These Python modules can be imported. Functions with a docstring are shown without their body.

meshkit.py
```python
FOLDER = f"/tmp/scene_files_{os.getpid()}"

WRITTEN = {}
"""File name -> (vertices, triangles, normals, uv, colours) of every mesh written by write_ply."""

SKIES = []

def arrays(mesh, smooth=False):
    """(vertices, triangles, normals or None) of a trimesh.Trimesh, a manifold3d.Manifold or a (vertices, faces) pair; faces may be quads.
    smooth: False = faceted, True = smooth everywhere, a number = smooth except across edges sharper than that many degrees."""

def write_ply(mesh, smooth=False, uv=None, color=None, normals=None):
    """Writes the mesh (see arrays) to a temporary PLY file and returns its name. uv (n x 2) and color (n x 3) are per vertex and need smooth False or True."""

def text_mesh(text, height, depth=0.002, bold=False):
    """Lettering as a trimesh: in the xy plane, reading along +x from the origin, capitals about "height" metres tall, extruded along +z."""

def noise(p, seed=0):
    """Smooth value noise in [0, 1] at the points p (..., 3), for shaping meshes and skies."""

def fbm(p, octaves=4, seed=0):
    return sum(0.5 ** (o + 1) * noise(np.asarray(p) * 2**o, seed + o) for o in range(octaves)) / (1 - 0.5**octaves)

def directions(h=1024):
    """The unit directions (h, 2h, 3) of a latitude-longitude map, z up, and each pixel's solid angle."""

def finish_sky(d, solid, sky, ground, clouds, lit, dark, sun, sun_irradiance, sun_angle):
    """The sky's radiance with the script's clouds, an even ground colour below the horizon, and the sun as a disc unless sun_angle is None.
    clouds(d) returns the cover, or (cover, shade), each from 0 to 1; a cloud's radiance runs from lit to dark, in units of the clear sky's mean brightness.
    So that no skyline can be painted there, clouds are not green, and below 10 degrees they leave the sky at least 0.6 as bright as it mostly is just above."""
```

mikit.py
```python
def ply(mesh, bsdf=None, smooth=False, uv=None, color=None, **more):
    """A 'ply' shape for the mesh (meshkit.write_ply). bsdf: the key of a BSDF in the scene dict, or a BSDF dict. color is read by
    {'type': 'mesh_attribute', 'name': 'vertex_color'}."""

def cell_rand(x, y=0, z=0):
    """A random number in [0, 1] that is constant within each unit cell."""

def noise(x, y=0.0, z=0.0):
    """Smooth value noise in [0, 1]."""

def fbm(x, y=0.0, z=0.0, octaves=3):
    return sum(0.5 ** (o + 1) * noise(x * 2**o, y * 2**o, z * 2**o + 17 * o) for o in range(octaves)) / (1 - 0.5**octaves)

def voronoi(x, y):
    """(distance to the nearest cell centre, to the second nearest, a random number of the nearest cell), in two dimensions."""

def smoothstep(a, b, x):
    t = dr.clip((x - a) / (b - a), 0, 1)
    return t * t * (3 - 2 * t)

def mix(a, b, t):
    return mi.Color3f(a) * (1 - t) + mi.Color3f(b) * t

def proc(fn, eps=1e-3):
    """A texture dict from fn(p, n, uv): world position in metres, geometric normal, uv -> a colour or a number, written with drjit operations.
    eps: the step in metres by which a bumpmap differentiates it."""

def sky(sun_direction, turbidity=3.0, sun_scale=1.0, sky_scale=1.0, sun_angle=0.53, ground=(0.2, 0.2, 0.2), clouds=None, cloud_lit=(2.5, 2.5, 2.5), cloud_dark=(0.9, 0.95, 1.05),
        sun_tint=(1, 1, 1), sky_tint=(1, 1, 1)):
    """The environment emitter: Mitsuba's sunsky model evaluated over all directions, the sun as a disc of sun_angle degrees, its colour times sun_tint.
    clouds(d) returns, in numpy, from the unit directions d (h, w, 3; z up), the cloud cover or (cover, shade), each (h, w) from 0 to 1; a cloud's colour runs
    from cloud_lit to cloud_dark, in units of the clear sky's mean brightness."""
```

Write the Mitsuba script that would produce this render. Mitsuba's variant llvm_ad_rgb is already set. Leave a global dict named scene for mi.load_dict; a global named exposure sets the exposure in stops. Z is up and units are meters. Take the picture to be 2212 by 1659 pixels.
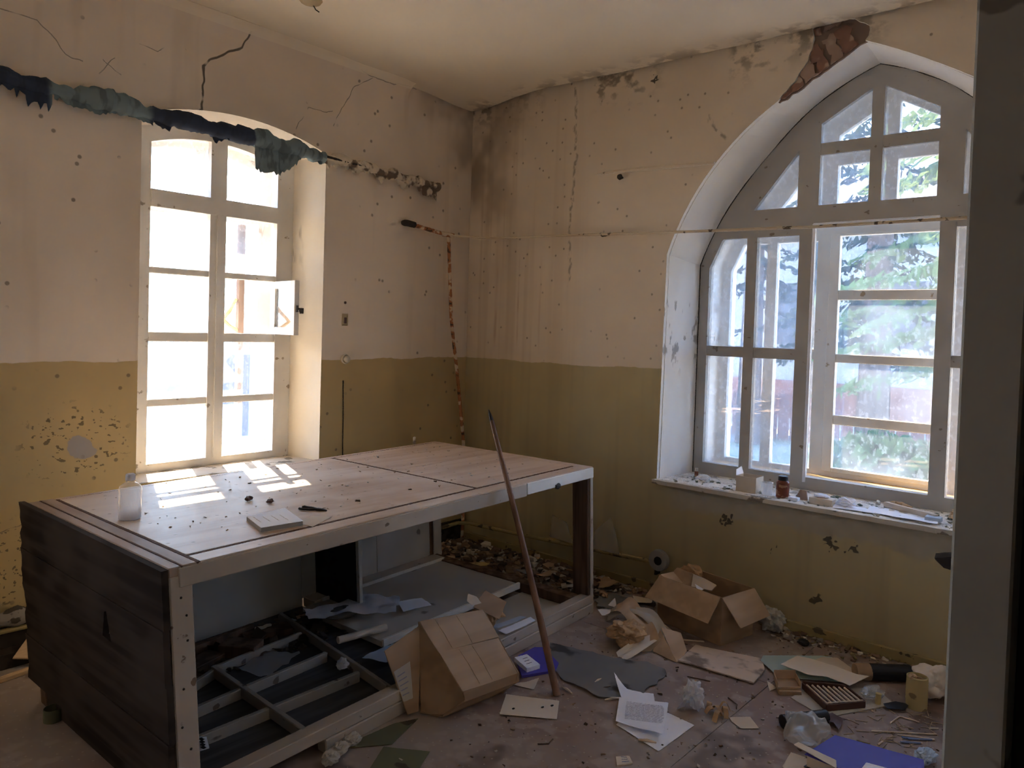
import math, random
import numpy as np, trimesh, mitsuba as mi, drjit as dr
import mikit, meshkit
from mikit import noise, fbm, voronoi, cell_rand, smoothstep, mix
from shapely.geometry import Polygon, box as sbox, LineString, Point
from shapely import affinity
from shapely.ops import unary_union

T = mi.ScalarTransform4f
scene, labels = {}, {}
RNG = np.random.default_rng(7)

# ------------------------------------------------------------------ camera, sky, sun, exposure
exposure = 4.9
CAM = np.array([-4.16482, -4.04233, 1.6])
F_PX, YAW, PITCH, ROLL, PPY = 1649.51, 0.710767, 0.027531, 0.030951, -73.862
_f = np.array([math.cos(PITCH) * math.cos(YAW), math.cos(PITCH) * math.sin(YAW), -math.sin(PITCH)])
_r = np.array([math.sin(YAW), -math.cos(YAW), 0.0])
_u = np.cross(_r, _f)
_up = -math.sin(ROLL) * _r + math.cos(ROLL) * _u
scene['camera'] = {'type': 'perspective', 'fov': math.degrees(2 * math.atan(1106 / F_PX)), 'fov_axis': 'x', 'near_clip': 0.02, 'far_clip': 300.0,
                   'principal_point_offset_y': -PPY / 1659.0,
                   'to_world': T().look_at(CAM.tolist(), (CAM + _f).tolist(), _up.tolist())}
SUN = (0.39, 1.0, 0.885)
scene['sky'] = mikit.sky(SUN, turbidity=2.6, sun_scale=1.25, sky_scale=2.3, ground=(0.22, 0.22, 0.21), sun_tint=(1.0, 0.975, 0.93), sky_tint=(0.94, 0.99, 1.08))

# ------------------------------------------------------------------ helpers
def num(key):
    def used(k):
        return k in scene or k in labels or any(s.startswith(k + '__') for s in scene)
    if not used(key):
        return key
    i = 1
    while used(f'{key}_{i:03d}'):
        i += 1
    return f'{key}_{i:03d}'

def lab(key, label=None, cat=None, group=None, kind=None):
    d = {}
    if label: d['label'] = label
    if cat: d['category'] = cat
    if group: d['group'] = group
    if kind: d['kind'] = kind
    labels[key] = d

def put(key, m, bsdf, smooth=False, label=None, cat=None, group=None, kind=None, color=None):
    key = num(key)
    scene[key] = mikit.ply(m, bsdf, smooth=smooth, color=color)
    if label or kind or cat:
        lab(key, label, cat, group, kind)
    return key

def thing(name, label, cat=None, group=None, kind=None):
    key = num(name)
    lab(key, label, cat, group, kind)
    return key

def part(parent, name, m, bsdf, smooth=False, label=None, kind=None, color=None):
    key = num(parent + '__' + name)
    scene[key] = mikit.ply(m, bsdf, smooth=smooth, color=color)
    if label or kind:
        lab(key, label, None, None, kind)
    return key

def tm(v, f):
    return trimesh.Trimesh(np.asarray(v, float), np.asarray(f, int), process=False)

def cat_(*ms):
    return trimesh.util.concatenate([m for m in ms])

def hull(pts):
    return trimesh.convex.convex_hull(np.asarray(pts, float))

def bx(x0, x1, y0, y1, z0, z1, b=0.002):
    x0, x1 = min(x0, x1), max(x0, x1); y0, y1 = min(y0, y1), max(y0, y1); z0, z1 = min(z0, z1), max(z0, z1)
    b = min(b, (x1 - x0) * .3, (y1 - y0) * .3, (z1 - z0) * .3)
    p = []
    for i, X in enumerate((x0, x1)):
        for j, Y in enumerate((y0, y1)):
            for k, Z in enumerate((z0, z1)):
                sx, sy, sz = (b, -b)[i], (b, -b)[j], (b, -b)[k]
                p += [(X, Y + sy, Z + sz), (X + sx, Y, Z + sz), (X + sx, Y + sy, Z)]
    return hull(p)

def xf(m, rot=None, loc=(0, 0, 0)):
    m = m.copy()
    if rot is not None:
        m.vertices = m.vertices @ np.asarray(rot).T
    m.vertices = m.vertices + np.asarray(loc, float)
    return m

def rotm(axis, deg):
    return trimesh.transformations.rotation_matrix(math.radians(deg), axis)[:3, :3]

def extr(poly, d0, d1, plane):
    """shapely polygon -> solid; plane 'xz' (polygon x,z; depth y), 'yz' (polygon y,z; depth x), 'xy' (depth z)."""
    out = []
    for g in getattr(poly, 'geoms', [poly]):
        if g.is_empty or g.geom_type != 'Polygon' or g.area < 1e-7:
            continue
        m = trimesh.creation.extrude_polygon(g, 1.0, engine='earcut')
        v = np.array(m.vertices); a, b, c = v[:, 0], v[:, 1], d0 + (d1 - d0) * v[:, 2]
        if plane == 'xz': w, flip = np.stack([a, c, b], 1), True
        elif plane == 'yz': w, flip = np.stack([c, a, b], 1), False
        else: w, flip = np.stack([a, b, c], 1), False
        f = np.array(m.faces)
        if flip != (d1 < d0): f = f[:, ::-1]
        out.append(tm(w, f))
    return cat_(*out)

def tube(pts, r, n=12, caps=True):
    p = np.asarray(pts, float); r = np.broadcast_to(np.asarray(r, float), (len(p),))
    t = np.gradient(p, axis=0); t /= np.linalg.norm(t, axis=1, keepdims=True) + 1e-12
    ref = np.array([0, 0, 1.0]) if abs(t[0][2]) < .9 else np.array([1.0, 0, 0])
    V = []
    a = np.cross(t[0], ref); a /= np.linalg.norm(a)
    ang = np.arange(n) * 2 * np.pi / n
    for i in range(len(p)):
        a = a - t[i] * (a @ t[i]); a /= np.linalg.norm(a); b = np.cross(t[i], a)
        V.append(p[i] + r[i] * (np.cos(ang)[:, None] * a + np.sin(ang)[:, None] * b))
    V = np.vstack(V); F = []
    for i in range(len(p) - 1):
        for j in range(n):
            q = [i * n + j, i * n + (j + 1) % n, (i + 1) * n + (j + 1) % n, (i + 1) * n + j]
            F += [[q[0], q[1], q[2]], [q[0], q[2], q[3]]]
    if caps:
        c0, c1 = len(V), len(V) + 1
        V = np.vstack([V, p[0], p[-1]]); L = (len(p) - 1) * n
        for j in range(n):
            F += [[c0, (j + 1) % n, j], [c1, L + j, L + (j + 1) % n]]
    return tm(V, F)

def lathe(profile, loc=(0, 0, 0), n=28):
    """profile (radius, z) from the bottom axis to the top axis."""
    V, F = [], []
    for r, z in profile:
        for j in range(n):
            a = 2 * np.pi * j / n
            V.append((max(r, 1e-5) * math.cos(a), max(r, 1e-5) * math.sin(a), z))
    for i in range(len(profile) - 1):
        for j in range(n):
            q = [i * n + j, i * n + (j + 1) % n, (i + 1) * n + (j + 1) % n, (i + 1) * n + j]
            F += [[q[0], q[1], q[2]], [q[0], q[2], q[3]]]
    return xf(tm(V, F), None, loc)

def solidify(m, th, direction=(0, 0, 1)):
    """an open surface thickened along a direction."""
    v, f = np.array(m.vertices), np.array(m.faces)
    d = np.asarray(direction, float)
    if d.ndim == 1:
        d = np.broadcast_to(d, v.shape)
    n = len(v)
    e = np.vstack([f[:, [0, 1]], f[:, [1, 2]], f[:, [2, 0]]])
    s = np.sort(e, 1); _, inv, cnt = np.unique(s, axis=0, return_inverse=True, return_counts=True)
    be = e[cnt[inv.ravel()] == 1]
    side = np.vstack([np.stack([be[:, 1], be[:, 0], be[:, 0] + n], 1), np.stack([be[:, 1], be[:, 0] + n, be[:, 1] + n], 1)])
    return tm(np.vstack([v + d * th, v]), np.vstack([f, f[:, ::-1] + n, side[:, ::-1] if False else side]))

def tri2d(poly, res):
    v, f = trimesh.creation.triangulate_polygon(Polygon(poly) if not hasattr(poly, 'area') else poly, engine='earcut')
    v = np.c_[v, np.zeros(len(v))]
    v, f = trimesh.remesh.subdivide_to_size(v, f, res, max_iter=12)
    m = trimesh.Trimesh(v, f, process=True, merge_norm=True, merge_tex=True)
    m.merge_vertices()
    if m.face_normals[:, 2].sum() < 0:
        m.invert()
    return m

def sheet(poly, z=0.002, amp=0.004, seed=0, th=0.0012, res=0.03, freq=9.0, lift=None):
    """a lying sheet (paper, card, linoleum): polygon on the ground, waves, a lift function, a thickness."""
    m = tri2d(poly, res)
    v = np.array(m.vertices)
    h = amp * meshkit.fbm(np.c_[v[:, :2] * freq, np.full(len(v), seed * 3.7)], 3, seed)
    if lift is not None:
        h = h + lift(v[:, 0], v[:, 1])
    v[:, 2] = z + h
    return solidify(tm(v, m.faces), th)

def ragged(poly, amp=0.006, step=0.02, seed=0):
    ring = Polygon(poly) if not hasattr(poly, 'area') else poly
    L = ring.exterior.length; k = max(8, int(L / step)); rg = np.random.default_rng(seed + 100)
    pts = [ring.exterior.interpolate(i * L / k) for i in range(k)]
    q = Polygon([(p.x + rg.normal(0, amp), p.y + rg.normal(0, amp)) for p in pts]).buffer(0)
    return max(q.geoms, key=lambda g: g.area) if hasattr(q, 'geoms') else q

def crumple(loc, size, seed=0, sub=3, rough=0.45, freq=2.2):
    m = trimesh.creation.icosphere(subdivisions=sub)
    v = np.array(m.vertices)
    k = meshkit.fbm(v * freq + seed * 5.3, 3, seed)
    k2 = np.abs(meshkit.fbm(v * freq * 1.7 + seed * 2.1 + 9, 2, seed + 5) - .5) * 2
    v = v * (1 - rough + 2 * rough * k - rough * .5 * k2)[:, None] * (np.asarray(size) / 2)
    v[:, 2] -= v[:, 2].min()
    return tm(v + np.asarray(loc, float), m.faces)

def poly3(pts, th):
    """a flat panel through 3-D points (convex or not), thickened behind its normal."""
    p = np.asarray(pts, float); c = p.mean(0)
    n = np.zeros(3)
    for i in range(len(p)):
        n += np.cross(p[i] - c, p[(i + 1) % len(p)] - c)
    n /= np.linalg.norm(n)
    a = p[1] - p[0]; a -= n * (a @ n); a /= np.linalg.norm(a); b = np.cross(n, a)
    q = [((x - c) @ a, (x - c) @ b) for x in p]
    m = trimesh.creation.extrude_polygon(Polygon(q).buffer(0), th, engine='earcut')
    v = np.array(m.vertices)
    return tm(c + v[:, :1] * a + v[:, 1:2] * b + (v[:, 2:] - th) * n, m.faces)

# ------------------------------------------------------------------ materials
def mat(name, color, rough=0.7, metallic=0.0, spec=0.3, bump=None, bscale=1.0, **kw):
    c = {'type': 'rgb', 'value': list(color)} if isinstance(color, (tuple, list)) else mikit.proc(color)
    b = {'type': 'principled', 'base_color': c, 'roughness': rough, 'metallic': metallic, 'specular': spec, **kw}
    if bump is not None:
        b = {'type': 'bumpmap', 'tex': mikit.proc(bump, eps=0.002), 'scale': bscale, 'bsdf': b}
    scene[name] = {'type': 'twosided', 'bsdf': b}
    return name

def C3(*c):
    return mi.Color3f(*c)

def segdist(a, b, lines):
    d = mi.Float(9.0)
    for ln in lines:
        for (x0, y0), (x1, y1) in zip(ln[:-1], ln[1:]):
            dx, dy = x1 - x0, y1 - y0
            t = dr.clip(((a - x0) * dx + (b - y0) * dy) / (dx * dx + dy * dy + 1e-9), 0, 1)
            d = dr.minimum(d, dr.sqrt(dr.square(a - x0 - t * dx) + dr.square(b - y0 - t * dy)))
    return d

CRACK_L = [[(-2.158, 2.702), (-2.115, 2.745), (-2.112, 2.97), (-2.073, 3.019), (-1.98, 3.083), (-1.889, 3.144), (-1.848, 3.244)]]
FINE_L = [[(-3.066, 2.963), (-2.918, 2.966), (-2.859, 2.914), (-2.799, 2.834), (-2.717, 2.825)], [(-2.457, 2.991), (-2.363, 2.989), (-2.279, 3.062), (-2.216, 3.039)],
          [(-2.643, 2.796), (-2.572, 2.888)], [(-2.633, 2.86), (-2.544, 2.816)], [(-1.525, 2.76), (-1.448, 2.916), (-1.313, 2.911), (-1.261, 2.932)],
          [(-1.258, 2.84), (-1.174, 2.996), (-1.105, 3.117), (-0.977, 3.21)], [(-1.127, 3.229), (-0.8, 3.21), (-0.572, 3.243)], [(-3.04, 0.59), (-2.96, 0.61), (-2.9, 0.66)]]

def wall_left_col(p, n, uv):
    x, z = p.x, p.z
    big = fbm(x * 1.1 + 3, z * 1.1, 1.5, octaves=4)
    fine = fbm(x * 9, z * 7, 4.0, octaves=3)
    up = mix((0.74, 0.65, 0.55), (0.63, 0.54, 0.44), smoothstep(.3, .75, big))
    up = mix(up, (0.54, 0.45, 0.35), .35 * smoothstep(.55, .8, fbm(x * 12, z * .9, 2.0)))
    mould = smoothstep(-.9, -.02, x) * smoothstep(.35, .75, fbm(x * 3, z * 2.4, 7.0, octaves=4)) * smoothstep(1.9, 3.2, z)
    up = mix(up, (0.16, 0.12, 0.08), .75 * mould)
    low = mix((0.50, 0.37, 0.18), (0.40, 0.31, 0.16), smoothstep(.3, .7, big))
    edge = 1.372 + .012 * (noise(x * 5, 2.0) - .5) + .006 * (noise(x * 31, 5.0) - .5)
    c = mix(low, up, smoothstep(-.003, .003, z - edge))
    # flaked paint on the lower wall
    reg = dr.exp(-(dr.square((x + 2.72) / .26) + dr.square((z - .98) / .2))) + .8 * dr.exp(-(dr.square((x + 3.05) / .2) + dr.square((z - .42) / .25)))
    chip = smoothstep(.675, .70, fbm(x * 46, z * 60, 6.0, octaves=3) + .09 * (reg - .9)) * smoothstep(.25, .6, reg)
    c = mix(c, (0.10, 0.07, 0.04), .8 * chip)
    bare = smoothstep(.62, .66, fbm(x * 11, z * 11, 9.0, octaves=4) * .6 + .55 * dr.exp(-(dr.square((x + 2.69) / .1) + dr.square((z - .95) / .07))))
    c = mix(c, (0.33, 0.30, 0.28), bare * smoothstep(1.36, 1.3, z))
    jx, jz = x + .010 * (noise(x * 30, z * 30, 1.0) - .5) + .014 * (noise(x * 9, z * 9, 1.0) - .5), z + .010 * (noise(x * 30, z * 30, 5.0) - .5) + .014 * (noise(x * 9, z * 9, 5.0) - .5)
    d = segdist(jx, jz, CRACK_L)
    c = mix(c, (0.07, 0.05, 0.035), .9 * smoothstep(.008, .003, d) * smoothstep(.1, .35, noise(x * 20, z * 20, 9.0)))
    d = segdist(jx, jz, FINE_L)
    c = mix(c, (0.14, 0.10, 0.07), .65 * smoothstep(.0042, .001, d) * smoothstep(.2, .5, noise(x * 16, z * 16, 8.0)))
    sp = smoothstep(.075, .04, voronoi(x * 6 + 9, z * 6)[0]) * smoothstep(.55, .7, noise(x * 7, z * 7, 3.0))
    c = mix(c, (0.13, 0.09, 0.06), .7 * sp)
    rev = smoothstep(.75, .6, dr.abs(n.y))
    cream = mix((0.78, 0.71, 0.59), (0.70, 0.62, 0.50), smoothstep(.35, .7, fbm(p.y * 4, z * 2.5, x)))
    cream = mix(cream, (0.12, 0.10, 0.08), .7 * smoothstep(.16, .24, p.y) * smoothstep(.45, .65, fbm(p.y * 20, z * 6, 1.0)) * smoothstep(1.7, 2.0, z) * smoothstep(2.4, 2.1, z) * smoothstep(-1.6, -1.5, x))
    return mix(c, cream, rev)

def wall_bump(p, n, uv):
    a, b = p.x + p.y * 1.0, p.z
    return .5 * fbm(a * 6, b * 6, 2.0, octaves=3) + .25 * fbm(a * 40, b * 40, 1.0, octaves=2)

FINE_R = [[(-0.947, 3.229), (-0.972, 2.793), (-0.953, 2.517), (-0.946, 2.206), (-0.95, 1.9)], [(-1.927, 2.876), (-1.974, 2.802), (-2.048, 2.743)]]
BLOT = [(-2.13, .535, .022, .03), (-2.155, .51, .02, .025), (-2.714, .519, .035, .018), (-2.74, .505, .02, .02), (-2.832, .512, .03, .018), (-2.655, .19, .03, .03), (-2.41, .42, .008, .02), (-1.55, 3.17, .03, .015)]

def wall_right_col(p, n, uv):
    y, z = p.y, p.z
    big = fbm(y * 1.2 + 8, z * 1.0, 3.5, octaves=4)
    up = mix((0.70, 0.615, 0.51), (0.59, 0.505, 0.405), smoothstep(.3, .75, big))
    streak = smoothstep(.5, .8, fbm(y * 16, z * .55, 6.0, octaves=3))
    up = mix(up, (0.46, 0.36, 0.26), .45 * streak * smoothstep(-1.5, -.3, y))
    rust = smoothstep(.012, .002, dr.abs(y + .505 + .015 * (noise(z * 4, 1.0) - .5))) + smoothstep(.02, .002, dr.abs(y + .29 + .02 * (noise(z * 5, 3.0) - .5))) + .7 * smoothstep(.015, .002, dr.abs(y + .70 + .02 * (noise(z * 3, 9.0) - .5)))
    up = mix(up, (0.34, 0.18, 0.09), .5 * dr.minimum(rust, 1) * smoothstep(2.15, 2.0, z) * smoothstep(1.38, 1.6, z) * noise(z * 9, y * 20))
    mould = smoothstep(-.75, -.05, y) * smoothstep(.35, .7, fbm(y * 3, z * 2.2, 1.0, octaves=4)) * smoothstep(1.6, 2.9, z)
    up = mix(up, (0.18, 0.13, 0.08), .75 * mould)
    top = smoothstep(3.0, 3.24, z + .1 * (fbm(y * 4, z * 4, 2.0) - .5)) * smoothstep(.42, .7, fbm(y * 19, z * 24, 5.0, octaves=4)) * smoothstep(.35, .6, noise(y * 3.2, 1.0, 2.0))
    up = mix(up, (0.16, 0.13, 0.09), .8 * top)
    low = mix((0.47, 0.40, 0.23), (0.38, 0.315, 0.175), smoothstep(.3, .7, big))
    low = mix(low, (0.32, 0.26, 0.15), .4 * streak)
    edge = 1.372 + .010 * (noise(y * 5, 2.0) - .5) + .005 * (noise(y * 31, 5.0) - .5) + .012 * smoothstep(-1.0, -1.6, y)
    c = mix(low, up, smoothstep(-.003, .003, z - edge))
    q = z + .10 * (fbm(y * 6, z * 6, 4.0) - .5) + .05 * (fbm(y * 22, z * 22, 4.0) - .5)
    bare = smoothstep(.53, .565, q) * smoothstep(.70, .69, z) * smoothstep(-1.72, -1.85, y)
    c = mix(c, mix((0.43, 0.40, 0.33), (0.33, 0.29, 0.22), fbm(y * 14, z * 14, 3.0)), .8 * bare)
    for (by, bz, ry, rz) in BLOT:
        g = dr.square((y - by + .5 * (z - bz) + .05 * (noise(y * 60, z * 60) - .5)) / (ry * .9)) + dr.square((z - bz + .05 * (noise(y * 64, z * 64, 3.0) - .5)) / rz)
        c = mix(c, (0.05, 0.04, 0.03), .9 * smoothstep(1.1, .5, g))
    jy, jz = y + .03 * (noise(y * 22, z * 22, 1.0) - .5), z + .02 * (noise(y * 22, z * 22, 5.0) - .5)
    d = segdist(jy, jz, FINE_R)
    c = mix(c, (0.12, 0.09, 0.06), .6 * smoothstep(.018, .001, d) * smoothstep(.35, .7, fbm(y * 60, z * 40, 8.0)))
    sp = smoothstep(.09, .04, voronoi(y * 9 + 4, z * 9)[0]) * smoothstep(.5, .68, noise(y * 8, z * 8, 3.0))
    c = mix(c, (0.16, 0.11, 0.07), .7 * sp * smoothstep(1.3, 1.5, z))
    rev = smoothstep(.75, .6, dr.abs(n.x))
    white = mix((0.80, 0.79, 0.76), (0.74, 0.72, 0.68), smoothstep(.35, .7, fbm(p.x * 4, z * 2.5, y)))
    white = mix(white, (0.2, 0.18, 0.15), .7 * smoothstep(.62, .75, fbm(p.x * 24, z * 14, 2.0, octaves=4)) * smoothstep(1.3, 1.5, z) * smoothstep(1.95, 1.75, z))
    return mix(c, white, rev)

def floor_col(p, n, uv):
    a = fbm(p.x * 2.3, p.y * 2.3, 1.0, octaves=4); b = fbm(p.x * 16, p.y * 16, 3.0, octaves=3)
    c = mix((0.25, 0.178, 0.148), (0.315, 0.262, 0.228), smoothstep(.3, .7, a))
    c = mix(c, (0.40, 0.35, 0.31), .5 * smoothstep(.52, .75, b))
    c = mix(c, (0.09, 0.06, 0.045), .6 * smoothstep(.62, .8, fbm(p.x * 6 + 3, p.y * 6, 8.0, octaves=3)))
    s = smoothstep(.13, .06, voronoi(p.x * 26, p.y * 26)[0]) * smoothstep(.6, .7, cell_rand(dr.floor(p.x * 26), dr.floor(p.y * 26)))
    return mix(c, (0.5, 0.45, 0.38), .5 * s)

def wood_fn(dark, light, axis='x', scale=1.0, dust=None):
    def fn(p, n, uv):
        a, b, c = (p.x, p.y, p.z) if axis == 'x' else (p.y, p.x, p.z) if axis == 'y' else (p.z, p.x, p.y)
        g = fbm(a * 1.6 * scale, b * 26 * scale, c * 26 * scale, octaves=4)
        col = mix(dark, light, smoothstep(.3, .72, g))
        if dust is not None:
            col = mix(col, dust, .65 * smoothstep(.42, .7, fbm(p.x * 4, p.y * 4, p.z * 4 + 2, octaves=3)))
        return col
    return fn

def top_col(p, n, uv):
    g = fbm(p.x * 2.0, p.y * 20, 4.0, octaves=4)
    c = mix((0.47, 0.345, 0.26), (0.54, 0.425, 0.335), smoothstep(.25, .75, g))
    dust = smoothstep(.35, .7, fbm(p.x * 2.6 + 5, p.y * 2.6, 2.0, octaves=4)) * smoothstep(-1.1, -2.4, p.x + .3 * p.y + .2)
    c = mix(c, (0.66, 0.59, 0.53), .75 * dust)
    st = smoothstep(.13, .05, voronoi(p.x * 14, p.y * 14)[0]) * smoothstep(.75, .82, cell_rand(dr.floor(p.x * 14), dr.floor(p.y * 14)))
    return mix(c, (0.22, 0.15, 0.1), .5 * st)

def worn_paint(base, wear, under, freq=8.0, thr=.62):
    def fn(p, n, uv):
        a = fbm(p.x * freq, p.y * freq, p.z * freq, octaves=4)
        c = mix(base, wear, smoothstep(.35, .65, fbm(p.x * 3, p.y * 3, p.z * 3 + 4, octaves=3)))
        return mix(c, under, smoothstep(thr, thr + .05, a))
    return fn

mat('m_wall_left', wall_left_col, .85, bump=wall_bump, bscale=.006)
mat('m_wall_right', wall_right_col, .85, bump=wall_bump, bscale=.006)
def ceil_col(p, n, uv):
    c = mix((0.71, 0.645, 0.54), (0.65, 0.585, 0.48), smoothstep(.35, .7, fbm(p.x * .9, p.y * .9, 1.0, octaves=3)))
    e = smoothstep(-.25, -.01, p.x + .12 * (fbm(p.y * 5, p.x * 5, 3.0) - .5)) * smoothstep(.45, .65, fbm(p.x * 12, p.y * 12, 2.0, octaves=4))
    return mix(c, (0.2, 0.16, 0.11), .6 * e)
mat('m_ceiling', ceil_col, .9)
mat('m_plain_wall', (0.74, 0.67, 0.57), .9)
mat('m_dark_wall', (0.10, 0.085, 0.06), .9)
mat('m_void', (0.03, 0.025, 0.02), .95)
mat('m_floor', floor_col, .6, spec=.35)
mat('m_white_frame', worn_paint((0.76, 0.74, 0.70), (0.67, 0.64, 0.59), (0.36, 0.31, 0.25), 22, .76), .55)
mat('m_grey_frame', worn_paint((0.47, 0.455, 0.43), (0.41, 0.39, 0.36), (0.24, 0.20, 0.16), 22, .74), .6)
mat('m_outer_frame', worn_paint((0.70, 0.68, 0.63), (0.63, 0.59, 0.53), (0.38, 0.29, 0.19), 16, .72), .6)
mat('m_sill', worn_paint((0.60, 0.55, 0.46), (0.45, 0.40, 0.33), (0.20, 0.17, 0.13), 12, .6), .7)
mat('m_ochre_wood', wood_fn((0.40, 0.22, 0.08), (0.66, 0.48, 0.26), 'y'), .7)
mat('m_top', top_col, .5, spec=.4)
mat('m_table_paint', worn_paint((0.50, 0.44, 0.375), (0.42, 0.36, 0.30), (0.20, 0.14, 0.10), 26, .72), .6)
mat('m_table_grey', worn_paint((0.50, 0.475, 0.43), (0.43, 0.405, 0.36), (0.22, 0.19, 0.16), 7, .72), .7)
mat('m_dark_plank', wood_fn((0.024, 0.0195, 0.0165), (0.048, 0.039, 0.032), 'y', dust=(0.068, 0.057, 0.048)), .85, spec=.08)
mat('m_dark_wood', wood_fn((0.075, 0.045, 0.03), (0.16, 0.10, 0.065), 'z'), .65)
mat('m_post', worn_paint((0.34, 0.325, 0.285), (0.28, 0.265, 0.23), (0.16, 0.14, 0.115), 16, .66), .6)
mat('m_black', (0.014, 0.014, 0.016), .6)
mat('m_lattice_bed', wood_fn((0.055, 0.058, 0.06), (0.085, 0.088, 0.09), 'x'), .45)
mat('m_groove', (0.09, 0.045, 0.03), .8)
mat('m_cardboard', wood_fn((0.44, 0.31, 0.20), (0.54, 0.395, 0.27), 'x', .6), .8)
mat('m_cardboard_dark', wood_fn((0.30, 0.195, 0.115), (0.38, 0.26, 0.16), 'x', .6), .8)
mat('m_kraft', (0.46, 0.30, 0.165), .8)
mat('m_paper', (0.83, 0.86, 0.94), .8)
mat('m_paper_cream', (0.68, 0.60, 0.50), .85)
mat('m_paper_beige', (0.56, 0.475, 0.38), .85)
mat('m_paper_grey', (0.45, 0.42, 0.37), .85)
mat('m_teal', (0.40, 0.50, 0.48), .5)
def dirty_col(p, n, uv):
    c = mix((0.62, 0.52, 0.43), (0.55, 0.44, 0.36), fbm(p.x * 9, p.y * 9, 2.0))
    return mix(c, (0.12, 0.09, 0.07), .75 * smoothstep(.5, .72, fbm(p.x * 11, p.y * 11, 6.0, octaves=4)))
mat('m_dirty_board', dirty_col, .8)
mat('m_ink', (0.26, 0.26, 0.34), .8)
mat('m_blue', (0.075, 0.065, 0.40), .45)
mat('m_black_plastic', (0.02, 0.02, 0.023), .4)
def lino_col(p, n, uv):
    c = mix((0.135, 0.14, 0.14), (0.20, 0.20, 0.195), fbm(p.x * 5, p.y * 5, 1.0, octaves=4))
    return mix(c, (0.03, 0.03, 0.03), .8 * smoothstep(.58, .75, fbm(p.x * 8, p.y * 8, 7.0, octaves=4)))
mat('m_lino', lino_col, .6)
mat('m_lino_green', worn_paint((0.14, 0.15, 0.085), (0.11, 0.115, 0.07), (0.07, 0.06, 0.045), 9, .68), .6)
def rust_col(p, n, uv):
    a = fbm(p.x * 26, p.y * 26, p.z * 26, octaves=3)
    c = mix((0.60, 0.50, 0.38), (0.36, 0.14, 0.055), smoothstep(.42, .5, a))
    return mix(c, (0.08, 0.05, 0.035), smoothstep(.62, .7, a))
mat('m_rusty_pipe', rust_col, .7)
mat('m_pipe_paint', worn_paint((0.60, 0.52, 0.40), (0.52, 0.42, 0.30), (0.10, 0.07, 0.05), 30, .66), .6)
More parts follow.
